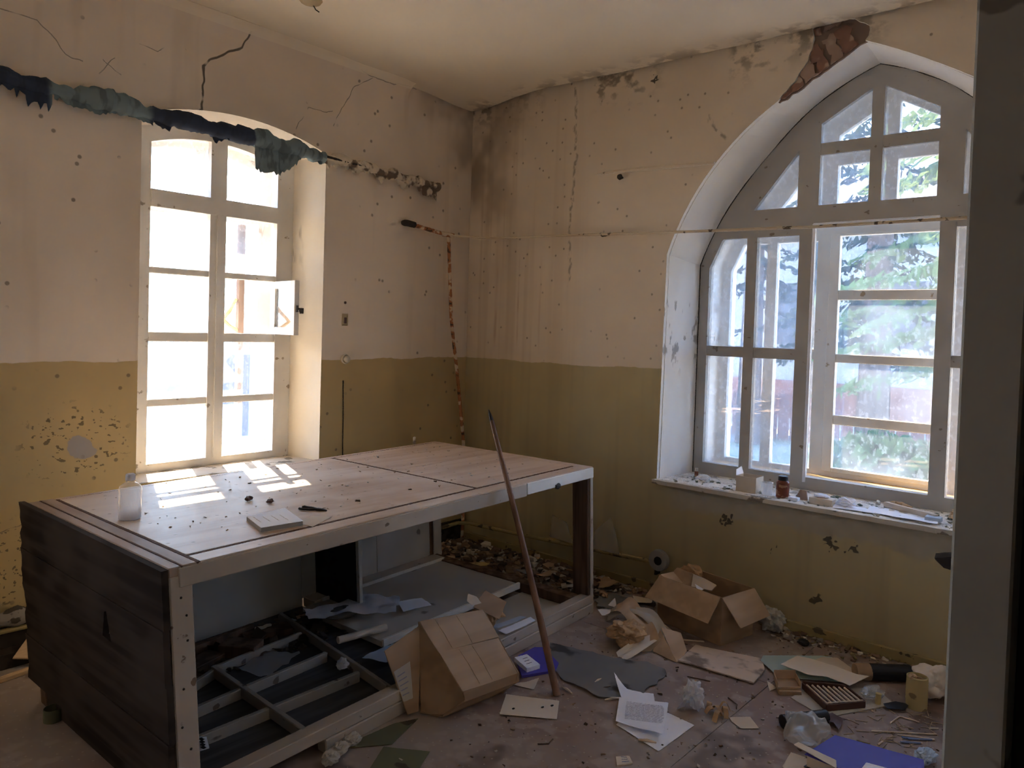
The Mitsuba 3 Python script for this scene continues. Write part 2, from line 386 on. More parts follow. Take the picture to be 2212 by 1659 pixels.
mat('m_wall_pipe', worn_paint((0.34, 0.27, 0.12), (0.28, 0.22, 0.10), (0.10, 0.08, 0.05), 22, .62), .6)
mat('m_iron', (0.035, 0.03, 0.028), .6, metallic=.3)
mat('m_grey_metal', (0.30, 0.29, 0.28), .5)
mat('m_stick', wood_fn((0.16, 0.085, 0.055), (0.25, 0.145, 0.095), 'z'), .45)
mat('m_pale_wood', wood_fn((0.50, 0.33, 0.18), (0.66, 0.48, 0.30), 'x'), .7)
def cloth_col(p, n, uv):
    xx = p.x + .04 * (noise(p.x * 20, p.z * 20, 1.0) - .5)
    t = smoothstep(-2.90, -2.86, xx) * smoothstep(-2.41, -2.44, xx) + smoothstep(-1.84, -1.82, xx)
    c = mix((0.032, 0.046, 0.080), (0.16, 0.22, 0.245), t)
    return mix(c, (0.02, 0.024, 0.03), .45 * smoothstep(.5, .7, fbm(p.x * 30, p.z * 12, 1.0)))
mat('m_curtain', cloth_col, .9)
def lace_col(p, n, uv):
    return mix((0.60, 0.53, 0.43), (0.15, 0.11, 0.08), smoothstep(.5, .68, fbm(p.x * 24, p.z * 20, p.y * 20, octaves=3) + .12 * smoothstep(-.8, -.4, p.x)))
mat('m_lace', lace_col, .9)
mat('m_lagging', worn_paint((0.26, 0.24, 0.22), (0.20, 0.18, 0.16), (0.07, 0.06, 0.05), 18, .58), .9)
mat('m_porcelain', (0.62, 0.55, 0.45), .35)
mat('m_beige_plastic', (0.40, 0.32, 0.20), .5)
mat('m_brown_plastic', (0.085, 0.04, 0.03), .4)
mat('m_slat', (0.62, 0.52, 0.42), .5)
mat('m_yellow', worn_paint((0.56, 0.46, 0.20), (0.46, 0.36, 0.17), (0.25, 0.18, 0.09), 16, .62), .8)
mat('m_jar_red', worn_paint((0.16, 0.045, 0.025), (0.20, 0.07, 0.04), (0.35, 0.22, 0.13), 30, .62), .25)
mat('m_light_blue', (0.42, 0.50, 0.60), .5)
mat('m_pen_blue', (0.16, 0.22, 0.40), .4)
mat('m_vcolor', {'type': 'rgb', 'value': [.5, .5, .5]}.get('value'), .9)
mat('m_bar_paint', worn_paint((0.34, 0.315, 0.28), (0.28, 0.26, 0.23), (0.15, 0.12, 0.10), 14, .66), .7)
mat('m_top_edge', wood_fn((0.27, 0.195, 0.15), (0.38, 0.29, 0.23), 'y', 1.0, (0.42, 0.35, 0.30)), .6)
scene['m_vcolor'] = {'type': 'twosided', 'bsdf': {'type': 'diffuse', 'reflectance': {'type': 'mesh_attribute', 'name': 'vertex_color'}}}
def brick_fn(a, b):
    def fn(p, n, uv):
        return mix(mix(a, b, fbm(p.y * 30, p.z * 30, p.x * 30, octaves=3)), (0.42, 0.35, 0.29), .7 * smoothstep(.55, .7, fbm(p.y * 18, p.z * 18, 5.0, octaves=3)))
    return fn
mat('m_brick', brick_fn((0.19, 0.105, 0.08), (0.27, 0.165, 0.13)), .9)
mat('m_brick_pale', brick_fn((0.30, 0.205, 0.165), (0.37, 0.28, 0.235)), .9)
mat('m_mortar', (0.21, 0.155, 0.125), .95)
# glass
def dirt_w(p, n, uv):
    a = p.x + p.y
    d = .05 + .07 * smoothstep(.3, .75, fbm(a * 4, p.z * 4, 2.0, octaves=4)) + .09 * smoothstep(.55, .75, fbm(a * 60, p.z * 45, 1.0, octaves=3)) * fbm(a * 4, p.z * 4, 6.0)
    return d
scene['m_glass'] = {'type': 'blendbsdf', 'weight': mikit.proc(dirt_w), 'a': {'type': 'thindielectric', 'int_ior': 1.5},
                    'b': {'type': 'principledthin', 'base_color': {'type': 'rgb', 'value': [.66, .76, .92]}, 'roughness': .8, 'diff_trans': 1.2, 'spec_trans': 0.0}}
scene['m_clear'] = {'type': 'thindielectric', 'int_ior': 1.4}
scene['m_milky'] = {'type': 'blendbsdf', 'weight': .13, 'a': {'type': 'thindielectric', 'int_ior': 1.4},
                    'b': {'type': 'principledthin', 'base_color': {'type': 'rgb', 'value': [.85, .86, .88]}, 'roughness': .5, 'diff_trans': 1.0}}
scene['m_polythene'] = {'type': 'blendbsdf', 'weight': .38, 'a': {'type': 'thindielectric', 'int_ior': 1.4},
                        'b': {'type': 'principledthin', 'base_color': {'type': 'rgb', 'value': [.75, .75, .75]}, 'roughness': .3, 'diff_trans': .9}}
scene['m_white_plastic'] = {'type': 'principledthin', 'base_color': {'type': 'rgb', 'value': [.82, .83, .88]}, 'roughness': .5, 'diff_trans': .7}
def leaf(name, c, dt=.6):
    scene[name] = {'type': 'principledthin', 'base_color': {'type': 'rgb', 'value': list(c)}, 'roughness': .7, 'diff_trans': dt}
leaf('m_spruce', (0.035, 0.06, 0.04), .4); leaf('m_spruce_sunlit', (0.13, 0.19, 0.07), .6); leaf('m_bush', (0.10, 0.17, 0.07))  # second spruce colour is a paler copy with sunlight put into it
mat('m_bark', wood_fn((0.10, 0.07, 0.055), (0.22, 0.16, 0.13), 'z', .5), .9)
def ground_col(p, n, uv):
    return mix((0.46, 0.43, 0.38), (0.30, 0.32, 0.20), smoothstep(.5, .62, fbm(p.x * .8, p.y * .8, 1.0, octaves=4)) * smoothstep(3.0, 6.0, dr.abs(p.x)))
mat('m_ground', ground_col, .95)
mat('m_render', (0.40, 0.42, 0.46), .9)
mat('m_plinth', (0.30, 0.14, 0.11), .9)
mat('m_roof', (0.12, 0.13, 0.15), .8)
mat('m_shed_blue', (0.25, 0.36, 0.44), .8)

# ------------------------------------------------------------------ the room shell
XL, YB, ZC = -6.4, -3.9, 3.25
WT = 0.75
WX0, WX1 = -2.435, -1.306          # opening of window_1 on the wall face
def arch_outline(x0, x1, z0, zs, zt, n=18):
    xs = np.linspace(x1, x0, n + 1)
    c, h = (x0 + x1) / 2, (x1 - x0) / 2
    R = (h * h + (zt - zs) ** 2) / (2 * (zt - zs))
    return [(x0, z0), (x1, z0)] + [(x, zt - R + math.sqrt(R * R - (x - c) ** 2)) for x in xs]
LO_WALL = arch_outline(WX0, WX1, .73, 2.655, 2.755)
LO_FRAME = arch_outline(-2.385, -1.356, .73, 2.63, 2.72)
PITCHX = -2.75                      # the next window of the same wall, outside the frame
def shift(ol, dx): return [(x + dx, z) for x, z in ol]

def lofted(outer, holes0, holes1, d0, d1, plane):
    m = extr(Polygon(outer, holes0), d0, d1, plane)
    v = np.array(m.vertices)
    ia, ib, ic = (0, 2, 1) if plane == 'xz' else (1, 2, 0)
    for h0, h1 in zip(holes0, holes1):
        for (a0, b0), (a1, b1) in zip(h0, h1):
            s = (np.abs(v[:, ia] - a0) < 1e-6) & (np.abs(v[:, ib] - b0) < 1e-6) & (np.abs(v[:, ic] - d1) < 1e-6)
            v[s, ia], v[s, ib] = a1, b1
    return tm(v, m.faces)

rectL = [(XL - .3, -.1), (1.0, -.1), (1.0, 3.4), (XL - .3, 3.4)]
h0 = [LO_WALL, shift(LO_WALL, PITCHX)]; h1 = [LO_FRAME, shift(LO_FRAME, PITCHX)]
put('wall_left', cat_(lofted(rectL, h0, h1, 0.0, .27, 'xz'), extr(Polygon(rectL, h1), .27, WT, 'xz')), 'm_wall_left',
    label='left wall with cream upper half, ochre lower half, cracks and an arched window niche', kind='structure')

YCW, YCF = -2.78, -2.757
def goth(yc, hs):   # half profile from the base up to the apex
    right = [(yc - a, z) for a, z in hs]; left = [(yc + a, z) for a, z in hs[:-1]]
    return right + left[::-1]
def spl(hs, k=4):
    a = np.array(hs, float); t = np.r_[0, np.cumsum(np.linalg.norm(np.diff(a, axis=0), axis=1))]
    from scipy.interpolate import PchipInterpolator
    tt = np.unique(np.r_[t, np.linspace(0, t[-1], k * len(hs))])
    return [tuple(q) for q in np.c_[PchipInterpolator(t, a[:, 0])(tt), PchipInterpolator(t, a[:, 1])(tt)]]
ARC_W = [(1.095, 2.085), (.925, 2.435), (.65, 2.752), (.34, 2.965), (.0, 3.145)]
ARC_F = [(1.05, 2.05), (.90, 2.36), (.63, 2.70), (.32, 2.985), (.0, 3.14)]
def arcn(hs, n=20):
    a = np.array(hs, float); t = np.r_[0, np.cumsum(np.linalg.norm(np.diff(a, axis=0), axis=1))]; t /= t[-1]
    from scipy.interpolate import PchipInterpolator
    tt = np.linspace(0, 1, n)
    return [tuple(q) for q in np.c_[PchipInterpolator(t, a[:, 0])(tt), PchipInterpolator(t, a[:, 1])(tt)]]
G_WALL = goth(YCW, [(1.11, .70)] + arcn(ARC_W))
G_FRAME = goth(YCF, [(1.05, .70)] + arcn(ARC_F))
rectR = [(-4.25, -.1), (.0, -.1), (.0, 3.4), (-4.25, 3.4)]
BRICK_HOLE = ragged([(-2.52, 3.27), (-2.70, 3.27), (-2.80, 3.225), (-2.815, 3.165), (-2.765, 3.13), (-2.635, 3.06), (-2.491, 2.975), (-2.34, 2.90), (-2.391, 2.958), (-2.455, 3.03), (-2.50, 3.10), (-2.525, 3.17)], .004, .03, 3)
pl = Polygon(rectR, [G_WALL]).difference(BRICK_HOLE).difference(sbox(-2.52, 3.25, -2.70, 3.4))
mid = [(a0 + (a1 - a0) * .03 / .4, b0 + (b1 - b0) * .03 / .4) for (a0, b0), (a1, b1) in zip(G_WALL, G_FRAME)]
wr = put('wall_right', cat_(extr(pl, 0.0, .03, 'yz'), extr(Polygon(rectR, [G_FRAME]), .4, .95, 'yz')), 'm_wall_right',
         label='right wall with ochre dado, water stains and a pointed window niche', kind='structure')
part(wr, 'reveal', lofted(rectR, [mid], [G_FRAME], .03, .4, 'yz'), 'm_wall_right', label='white plastered window reveal')
# bare brickwork beside the top of the pointed arch
part(wr, 'mortar', extr(BRICK_HOLE.buffer(.004), .018, .032, 'yz'), 'm_mortar', label='bare mortar where plaster has fallen')
rg = np.random.default_rng(11)
ang = -math.degrees(math.atan2(3.13 - 2.95, 2.78 - 2.40))
for row in range(-1, 7):
    for col in range(-4, 5):
        w, h = (.115, .066) if row == 0 else (.225, .066)
        cx = -2.40 - (col + .5 * (row % 2)) * (w + .012); cz = row * (h + .012)
        b = sbox(-w / 2, -h / 2, w / 2, h / 2)
        if row == 0: b = sbox(-.033, -.09, .033, .09)
        ox = -2.42 - col * ((.066 + .012) if row == 0 else (w + .012)) * math.cos(math.radians(ang)) - (.5 * (row % 2)) * w
        dz = (.09 if row == 0 else .17 + (row - 1) * .078)
        if row < 0: continue
        if row == 0:
            s = col * .078; px_, pz_ = -2.42 - s * math.cos(math.radians(-ang)), 2.965 + s * math.sin(math.radians(-ang)) + .055
            b = affinity.translate(affinity.rotate(b, ang, origin=(0, 0)), px_, pz_)
        else:
            b = affinity.translate(b, -2.45 - (col + .5 * (row % 2)) * (w + .012), 2.955 + row * .078)
            b = b.difference(affinity.translate(affinity.rotate(sbox(-2, -1, 2, .15), ang, origin=(0, 0)), -2.42, 2.99))
        b = ragged(b, .007, .02, row * 9 + col) if b.area > 1e-4 and b.geom_type == 'Polygon' else b
        b = b.intersection(BRICK_HOLE.buffer(-.004))
        if b.is_empty or b.area < 6e-4: continue
        part(wr, 'brick', extr(b.simplify(.002), .004 + rg.uniform(0, .008), .03, 'yz'), 'm_brick' if rg.random() < .6 else 'm_brick_pale')
part(wr, 'plaster_ridge', tube([(-.001, -1.13, 2.632), (-.003, -1.3, 2.632), (-.004, -1.6, 2.622), (-.004, -1.98, 2.607)], [.004, .011, .015, .008], 6), 'm_wall_right', label='thin raised plaster joint')

# back wall with the doorway the photograph looks through, left end wall, corridor behind
DX0, DX1, DZ = -4.75, -3.24, 2.35
rectB = [(XL - .3, -.1), (.95, -.1), (.95, 3.4), (XL - .3, 3.4)]
put('wall_back', extr(Polygon(rectB, [[(DX0, -.05), (DX1, -.05), (DX1, DZ), (DX0, DZ)]]), YB - .4, YB, 'xz'), 'm_plain_wall', label='back wall with the doorway', kind='structure')
put('wall_end', bx(XL - .3, XL, YB - .4, WT, -.1, 3.4, 0), 'm_plain_wall', label='left end wall', kind='structure')
put('wall_corridor', cat_(bx(-6.0, -2.4, -6.0, -5.8, -.1, 3.4, 0), bx(-6.2, -6.0, -6.0, -4.3, -.1, 3.4, 0), bx(-2.4, -2.2, -6.0, -4.3, -.1, 3.4, 0), bx(-6.2, -2.2, -6.0, -4.3, 3.3, 3.4, 0)), 'm_dark_wall', label='dark corridor walls', kind='structure')

fl = put('floor', bx(XL - .3, .95, -6.0, WT, -.1, -.006, 0), 'm_void', label='floor of painted hardboard sheets', kind='structure')
ys = [-5.15, -3.93, -2.71, -1.49, -.27, .0]
for j in range(len(ys) - 1):
    xs = [-6.4] + [x for x in np.arange(-5.6 + (j % 2) * 1.22, -.1, 2.44)] + [0.0]
    for i in range(len(xs) - 1):
        part(fl, 'floor_sheet', bx(xs[i] + .0012, xs[i + 1] - .0012, ys[j] + .0012, ys[j + 1] - .0012, -.006, 0, .001), 'm_floor')
part(fl, 'floor_sheet', bx(-6.0, -2.4, -5.8, -5.154, -.006, 0, .0015), 'm_floor')

# ceiling: a plaster skin that has come away at the right wall, over a dark void
rag = [(XL, .0), (XL, YB)]
yy = np.linspace(YB, -.02, 90)
er = [-.018 - .03 * meshkit.fbm(np.array([[y * 3.1, 1.3, 2.0]]), 4)[0] + .012 * math.sin(y * 2.1) for y in yy]
pc = Polygon(rag + list(zip(er, yy)) + [(-.05, -.012), (-.5, -.006), (-1.2, 0.0)])
v, f = trimesh.creation.triangulate_polygon(pc, engine='earcut')
v, f = trimesh.remesh.subdivide_to_size(np.c_[v, np.zeros(len(v))], f, .16, max_iter=10)
cm = trimesh.Trimesh(v, f, process=True); cm.merge_vertices(); v = np.array(cm.vertices)
v[:, 2] = ZC + .012 * (meshkit.fbm(np.c_[v[:, :2] * 1.3, np.zeros(len(v))], 3) - .5) - .035 * np.exp(-((v[:, 0] + .1) ** 2 + (v[:, 1] + .1) ** 2) / .10) + .02 * np.exp(-((v[:, 0]) / .12) ** 2) * (meshkit.fbm(np.c_[v[:, :2] * 4, np.ones(len(v))], 3) - .5)
if cm.face_normals[:, 2].sum() < 0: cm.invert()
put('ceiling', cat_(solidify(tm(v, cm.faces), .014)), 'm_ceiling', label='cream ceiling with a ragged crack along the right wall', kind='structure')
put('ceiling_void', bx(XL - .3, .95, YB - .4, WT, 3.33, 3.42, 0), 'm_void', label='dark void above the ceiling', kind='structure')
rr = .11
q = [(0.0, ZC - rr)] + [(-rr + rr * math.cos(a), ZC - rr + rr * math.sin(a)) for a in np.linspace(0, np.pi / 2, 8)] + [(-rr, ZC + .012), (0, ZC + .012)]
cv = trimesh.creation.extrude_polygon(Polygon([(0, ZC + .012), (0, ZC - rr)] + [(-(rr - rr * math.cos(a)), ZC - rr + rr * math.sin(a)) for a in np.linspace(0, np.pi / 2, 9)] + [(-rr, ZC + .012)]), 1.0, engine='earcut')
w = np.array(cv.vertices); w = np.stack([XL + (5.75) * w[:, 2], w[:, 0], w[:, 1]], 1)
put('trim_1', tm(w, cv.faces), 'm_wall_left', smooth=30, label='rounded cove between left wall and ceiling', kind='structure')
put('baseboard_right', bx(-.022, 0, -3.88, -.03, 0, .055, .004), 'm_wall_pipe', label='low ochre skirting along the right wall', kind='structure')
put('baseboard_left', bx(XL, -.02, -.024, 0, 0, .145, .004), 'm_dark_plank', label='dark skirting along the left wall', kind='structure')
put('roof_eave', bx(-7.0, 1.7, WT, 1.72, 3.37, 3.45, .004), 'm_roof', label='roof eave outside above the left wall', kind='structure')

# ------------------------------------------------------------------ windows
def clip(p, ol): return p.intersection(Polygon(ol))
def left_window(key, dx, vent, label):
    w = thing(key, label, kind='structure')
    y0, y1 = .27, .33
    fo = Polygon(LO_FRAME); fi = Polygon(arch_outline(-2.265, -1.471, .777, 2.575, 2.645))
    S = lambda g: affinity.translate(g, dx, 0)
    part(w, 'frame', extr(S(fo.difference(fi)), y0, y1, 'xz'), 'm_white_frame')
    part(w, 'mullion', extr(S(clip(sbox(-1.917, .777, -1.817, 2.66), fi.exterior.coords)), y0 - .004, y1, 'xz'), 'm_white_frame')
    part(w, 'meeting_bead', extr(S(sbox(-1.876, .777, -1.858, 2.22)), y0 - .014, y0 - .004, 'xz'), 'm_white_frame')
    part(w, 'transom', extr(S(sbox(-2.265, 2.218, -1.471, 2.315)), y0 - .012, y1, 'xz'), 'm_white_frame')
    zb = [.777, 1.10, 1.14, 1.467, 1.52, 1.85, 1.885, 2.218]
    for a, b in ((-2.265, -1.917), (-1.817, -1.471)):
        for k in (1, 3, 5):
            part(w, 'glazing_bar', bx(a + dx, b + dx, y0 + .004, y1 - .006, zb[k], zb[k + 1], .003), 'm_white_frame')
        for k in (0, 2, 4, 6):
            if vent and a > -1.9 and k == 4: continue
            part(w, 'pane', bx(a + dx, b + dx, .303, .306, zb[k], zb[k + 1], 0), 'm_glass')
        part(w, 'pane', extr(S(clip(sbox(a, 2.315, b, 2.7), fi.exterior.coords)), .303, .306, 'xz'), 'm_glass')
    if vent:
        a = math.radians(100); ex = np.array([math.cos(a), -math.sin(a), 0]); ey = np.array([-ex[1], ex[0], 0]); R = np.stack([ex, ey, [0, 0, 1.0]], 1)
        o = np.array([-1.466 + dx, .266, 0]); W = .345; zz0, zz1 = 1.52, 1.85
        t = .045
        s = cat_(bx(0, t, -.03, 0, zz0, zz1), bx(W - t, W, -.03, 0, zz0, zz1), bx(t, W - t, -.03, 0, zz0, zz0 + t), bx(t, W - t, -.03, 0, zz1 - t, zz1))
        part(w, 'vent_sash', xf(s, R, o), 'm_white_frame', label='small vent casement standing open')
        part(w + '__vent_sash', 'vent_pane', xf(bx(t, W - t, -.017, -.014, zz0 + t, zz1 - t, 0), R, o), 'm_glass')
        part(w + '__vent_sash', 'latch', xf(cat_(bx(W - .002, W + .02, -.02, -.012, 1.66, 1.70), bx(W + .012, W + .02, -.02, .012, 1.675, 1.685)), R, o), 'm_iron')
    # outer sashes
    y0, y1 = .50, .55
    part(w, 'outer_frame', extr(S(fo.difference(Polygon(arch_outline(-2.275, -1.461, .80, 2.56, 2.63)))), y0, y1, 'xz'), 'm_outer_frame')
    part(w, 'outer_mullion', extr(S(sbox(-1.895, .80, -1.835, 2.63)), y0, y1, 'xz'), 'm_outer_frame')
    part(w, 'outer_transom', extr(S(sbox(-2.275, 2.225, -1.461, 2.315)), y0, y1, 'xz'), 'm_outer_frame')
    for a, b in ((-2.275, -1.895), (-1.835, -1.461)):
        for z in (1.38, 1.975):
            part(w, 'outer_glazing_bar', bx(a + dx, b + dx, y0 + .008, y1 - .008, z, z + .022, .003), 'm_outer_frame')
    part(w, 'sill', bx(-2.42 + dx, -1.32 + dx, .0, .27, .715, .732, .003), 'm_sill')
    part(w, 'outer_sill', hull([(x + dx, y, z) for x in (-2.38, -1.36) for y, z in ((.33, .66), (.33, .745), (.80, .66), (.80, .70))]), 'm_sill')
    return w
w1 = left_window('window_1', 0, True, 'white painted arched window with ten panes beyond the workbench, its small vent open')
part(w1, 'broken_stile', bx(-1.535, -1.495, .60, .64, .72, 2.23, .004), 'm_bark', label='bare wooden stile of a broken outer sash')
part(w1, 'broken_bar', cat_(tube([(-1.545, .62, 1.74), (-1.60, .60, 1.66), (-1.655, .59, 1.60)], [.012, .014, .013], 7), tube([(-1.66, .59, 1.61), (-1.60, .60, 1.56), (-1.54, .61, 1.535)], [.013, .014, .012], 7)), 'm_pale_wood', label='snapped glazing bar hanging loose')
left_window('window_3', PITCHX, False, 'arched window further along the left wall')

def gothic_window():
    w = thing('window_2', 'large white pointed double window in the right wall', kind='structure')
    inn = [(.985, .775), (.985, 2.03), (.905, 2.20), (.704, 2.378), (.434, 2.714), (.318, 2.848), (.05, 3.005), (0, 3.03)]
    GI = Polygon(goth(YCF, inn))
    def strip(a0, a1, z0, z1): return GI.intersection(sbox(YCF + a0, z0, YCF + a1, z1))
    def both(a0, a1): return [(a0, a1), (-a1, -a0)]
    for outer in (0, 1):
        X0, X1 = (.40, .46) if not outer else (.72, .77)
        pre = 'outer_' if outer else ''
        mt = 'm_outer_frame' if outer else 'm_grey_frame'
        part(w, pre + 'frame', extr(Polygon(G_FRAME).difference(GI), X0, X1, 'yz'), mt)
        part(w, pre + 'transom', extr(strip(-1.0, 1.0, 2.262 if not outer else 2.245, 2.378), X0 - .005, X1, 'yz'), mt)
        for a, b in both(.333, .412):
            part(w, pre + 'mullion', extr(strip(a, b, .70, 2.262), X0 - .003, X1, 'yz'), mt)
        for a, b in both(.672, .737):
            part(w, pre + 'mullion', extr(strip(a, b, .70, 2.215), X0, X1, 'yz'), mt)
        for a, b in both(.31, .434):
            part(w, pre + 'upper_mullion', extr(strip(a, b, 2.378, 3.2), X0, X1, 'yz'), mt)
        part(w, pre + 'upper_mullion', extr(strip(-.03, .035, 2.378, 3.2), X0, X1, 'yz'), mt)
        for a, b in both(.412, .985):
            part(w, pre + 'head_rail', extr(strip(a, b, 2.21, 2.262), X0, X1, 'yz'), mt)
            for c, d in ((.412, .672), (.737, .985)):
                s = 1 if a > 0 else -1
                lo, hi = (c, d) if s > 0 else (-d, -c)
                part(w, pre + 'glazing_bar', extr(strip(lo, hi, 1.466, 1.53), X0 + .004, X1 - .006, 'yz'), mt)
                for z0, z1 in ((.775, 1.466), (1.53, 2.21)):
                    part(w, pre + 'pane', extr(strip(lo, hi, z0, z1), X0 + .03, X0 + .033, 'yz'), 'm_glass')
            part(w, pre + 'pane', extr(strip(.434 if a > 0 else -.71, .71 if a > 0 else -.434, 2.378, 2.75), X0 + .03, X0 + .033, 'yz'), 'm_glass')
        for a, b in ((.035, .31), (-.31, -.03)):
            part(w, pre + 'upper_bar', extr(strip(a, b, 2.672, 2.74), X0 + .003, X1 - .005, 'yz'), mt)
            for z0, z1 in ((2.378, 2.672), (2.74, 3.1)):
                part(w, pre + 'pane', extr(strip(a, b, z0, z1), X0 + .03, X0 + .033, 'yz'), 'm_glass')
        part(w, pre + 'bottom_rail', extr(sbox(YCF - .985, .70, YCF + .985, .775), X0 - .002, X1, 'yz'), mt)
    arch = [(.3985, y + .004 * math.sin(31 * y), z) for y, z in G_FRAME[2:22]]
    arch2 = [(.3985, y, z) for y, z in G_FRAME[21:41]]
    rg = np.random.default_rng(2)
    part(w, 'joint_crack', tube(arch[::-1], rg.uniform(.0012, .0055, len(arch)), 6), 'm_iron', label='dark crack where the frame meets the plaster')
    part(w, 'joint_crack', tube(arch2, rg.uniform(.001, .005, len(arch2)), 6), 'm_iron', label='dark crack where the frame meets the plaster')
    # the middle: inner casement gone, its stops left; outer casement with four panes
    part(w, 'stop_bead', cat_(bx(.392, .40, YCF + .318, YCF + .336, .745, 2.27, .001), bx(.392, .40, YCF - .333, YCF + .333, 2.262, 2.275, .001)), 'm_paper', label='bright bare stop bead of the missing casement')
    o = 'window_2__outer_casement'
    X0, X1 = .705, .745
    a0, a1 = YCF - .333, YCF + .333
    part(w, 'outer_casement', cat_(bx(X0, X1, a1 - .058, a1, .775, 2.245), bx(X0, X1, a0, a0 + .058, .775, 2.245), bx(X0, X1, a0 + .058, a1 - .058, .775, .80), bx(X0, X1, a0 + .058, a1 - .058, 2.232, 2.245)), 'm_outer_frame')
    zb = [.80, 1.07, 1.128, 1.454, 1.506, 1.84, 1.90, 2.232]
    for k in (1, 3, 5):
        part(o, 'casement_bar', bx(X0 + .004, X1 - .004, a0 + .058, a1 - .058, zb[k], zb[k + 1], .003), 'm_outer_frame')
    for k in (0, 2, 4, 6):
        part(o, 'casement_pane', bx(.722, .725, a0 + .058, a1 - .058, zb[k], zb[k + 1], 0), 'm_glass')
    part(w, 'sill', extr(ragged([(-.035, -1.66), (.40, -1.70), (.40, -3.80), (-.03, -3.87)], .003, .05, 5), .675, .70, 'xy'), 'm_sill', label='chipped sill board littered with rubbish')
    part(w, 'inner_sill', bx(.46, .72, -3.79, -1.72, .70, .745, .004), 'm_ochre_wood', label='peeling ochre boards between the two frames')
    part(w, 'outer_sill', hull([(x, y, z) for y in (-1.7, -3.85) for x, z in ((.77, .62), (.77, .72), (1.05, .62), (1.05, .68))]), 'm_sill')
gothic_window()

# door post on the camera's side, at the right
d = thing('door_1', 'grey painted door frame post close at the right edge of the picture', kind='structure')
PX, PY0, PY1 = -3.30, -3.938, -3.885
part(d, 'post', bx(PX, DX1 + .03, PY0, PY1, 0, 2.36, .0025), 'm_post', label='grey worn door post')
part(d, 'lining', bx(DX1 - .012, DX1, -4.3, PY0, 0, DZ, .002), 'm_void', label='door lining coloured near black for the shade in the doorway')  # near-black colour stands in for the unlit doorway side
part(d, 'head', bx(DX0, DX1, PY0, PY1, DZ - .06, DZ, .004), 'm_post')
part(d, 'keeper', xf(hull([(0, 0, -.007), (0, 0, .008), (.016, 0, -.009), (.016, 0, .009), (.004, .020, .001), (.014, .021, -.003), (.014, .021, .004), (.004, -.009, -.003), (.004, -.009, .004), (.008, .012, -.008), (.008, .012, .008)]), None, (PX + .004, PY1 - .004, 1.378)), 'm_iron', label='rusty iron latch keeper')

# ------------------------------------------------------------------ the workbench
TC = dict(FL=np.array([-3.09, -1.769]), FR=np.array([-.617, -1.616]), BL=np.array([-3.104, -.582]), BR=np.array([-.664, -.382]))
TL, TW, TH = 2.46, 1.2, .84
def tmap(v):
    v = np.asarray(v, float); s, t = v[:, 0] / TL, v[:, 1] / TW
    xy = ((1 - s) * (1 - t))[:, None] * TC['FL'] + (s * (1 - t))[:, None] * TC['FR'] + ((1 - s) * t)[:, None] * TC['BL'] + (s * t)[:, None] * TC['BR']
    return np.c_[xy[:, 0] + .055 * (1 - v[:, 2] / TH), xy[:, 1], v[:, 2]]
def tw(m):
    return tm(tmap(m.vertices), m.faces)
def tb(u0, u1, v0, v1, z0, z1, b=.003):
    return tw(bx(u0, u1, v0, v1, z0, z1, b))
bench = thing('workbench', 'large old wooden workbench with plywood top and open lower compartments', 'workbench')
# top: sub-board, edge boards, two inset panels with grooves between
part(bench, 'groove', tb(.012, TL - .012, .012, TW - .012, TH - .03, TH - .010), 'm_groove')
part(bench, 'edge_board', tb(.045, .092, .0, TW, TH - .022, TH, .0025), 'm_top_edge')
part(bench, 'edge_board', tb(0, .040, 0, TW, TH - .03, TH - .001, .003), 'm_top_edge')
part(bench, 'edge_board', tb(.095, TL, 0, .080, TH - .022, TH, .003), 'm_top')
part(bench, 'edge_board', tb(.095, TL, TW - .03, TW, TH - .022, TH, .003), 'm_top')
part(bench, 'edge_board', tb(TL - .07, TL, .080, TW - .03, TH - .022, TH, .003), 'm_top')
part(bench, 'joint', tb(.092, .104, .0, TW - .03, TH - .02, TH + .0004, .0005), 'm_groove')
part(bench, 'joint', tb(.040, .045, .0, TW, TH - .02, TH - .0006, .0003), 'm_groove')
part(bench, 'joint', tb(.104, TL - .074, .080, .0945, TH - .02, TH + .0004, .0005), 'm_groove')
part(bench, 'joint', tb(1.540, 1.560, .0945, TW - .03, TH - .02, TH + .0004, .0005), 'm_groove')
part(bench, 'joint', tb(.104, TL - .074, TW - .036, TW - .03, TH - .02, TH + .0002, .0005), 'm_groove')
part(bench, 'top_panel', tb(.104, 1.540, .094, TW - .036, TH - .012, TH + .001, .0015), 'm_top', label='broad plywood panel')
part(bench, 'top_panel', tb(1.560, TL - .074, .088, .66, TH - .012, TH, .0015), 'm_top')
part(bench, 'top_panel', tb(1.557, TL - .074, .663, TW - .036, TH - .012, TH, .0015), 'm_top')
part(bench, 'apron', tb(.03, 1.83, -.004, .022, TH - .068, TH - .006, .003), 'm_table_paint', label='grey worn front apron')
part(bench, 'apron', tb(1.833, TL, -.004, .022, TH - .062, TH - .004, .003), 'm_white_frame', label='whitish front apron at the right end')
part(bench, 'apron', tb(.03, TL, TW - .022, TW, TH - .068, TH - .022, .003), 'm_table_paint')
part(bench, 'apron', tb(TL - .022, TL, .02, TW - .02, TH - .068, TH - .022, .003), 'm_table_paint')
part(bench, 'leg', tb(.0, .075, .0, .045, 0.0, TH - .03, .004), 'm_table_paint', label='pale front left post with nail heads')
part(bench, 'leg', tb(.0, .06, TW - .06, TW, 0.0, TH - .03, .004), 'm_dark_wood')
part(bench, 'leg', tb(TL - .045, TL - .012, .008, .11, 0.0, TH - .03, .004), 'm_dark_wood', label='dark front right leg')
part(bench, 'leg_edge', tb(TL - .028, TL, .0, .008, 0.0, TH - .03, .002), 'm_table_paint')
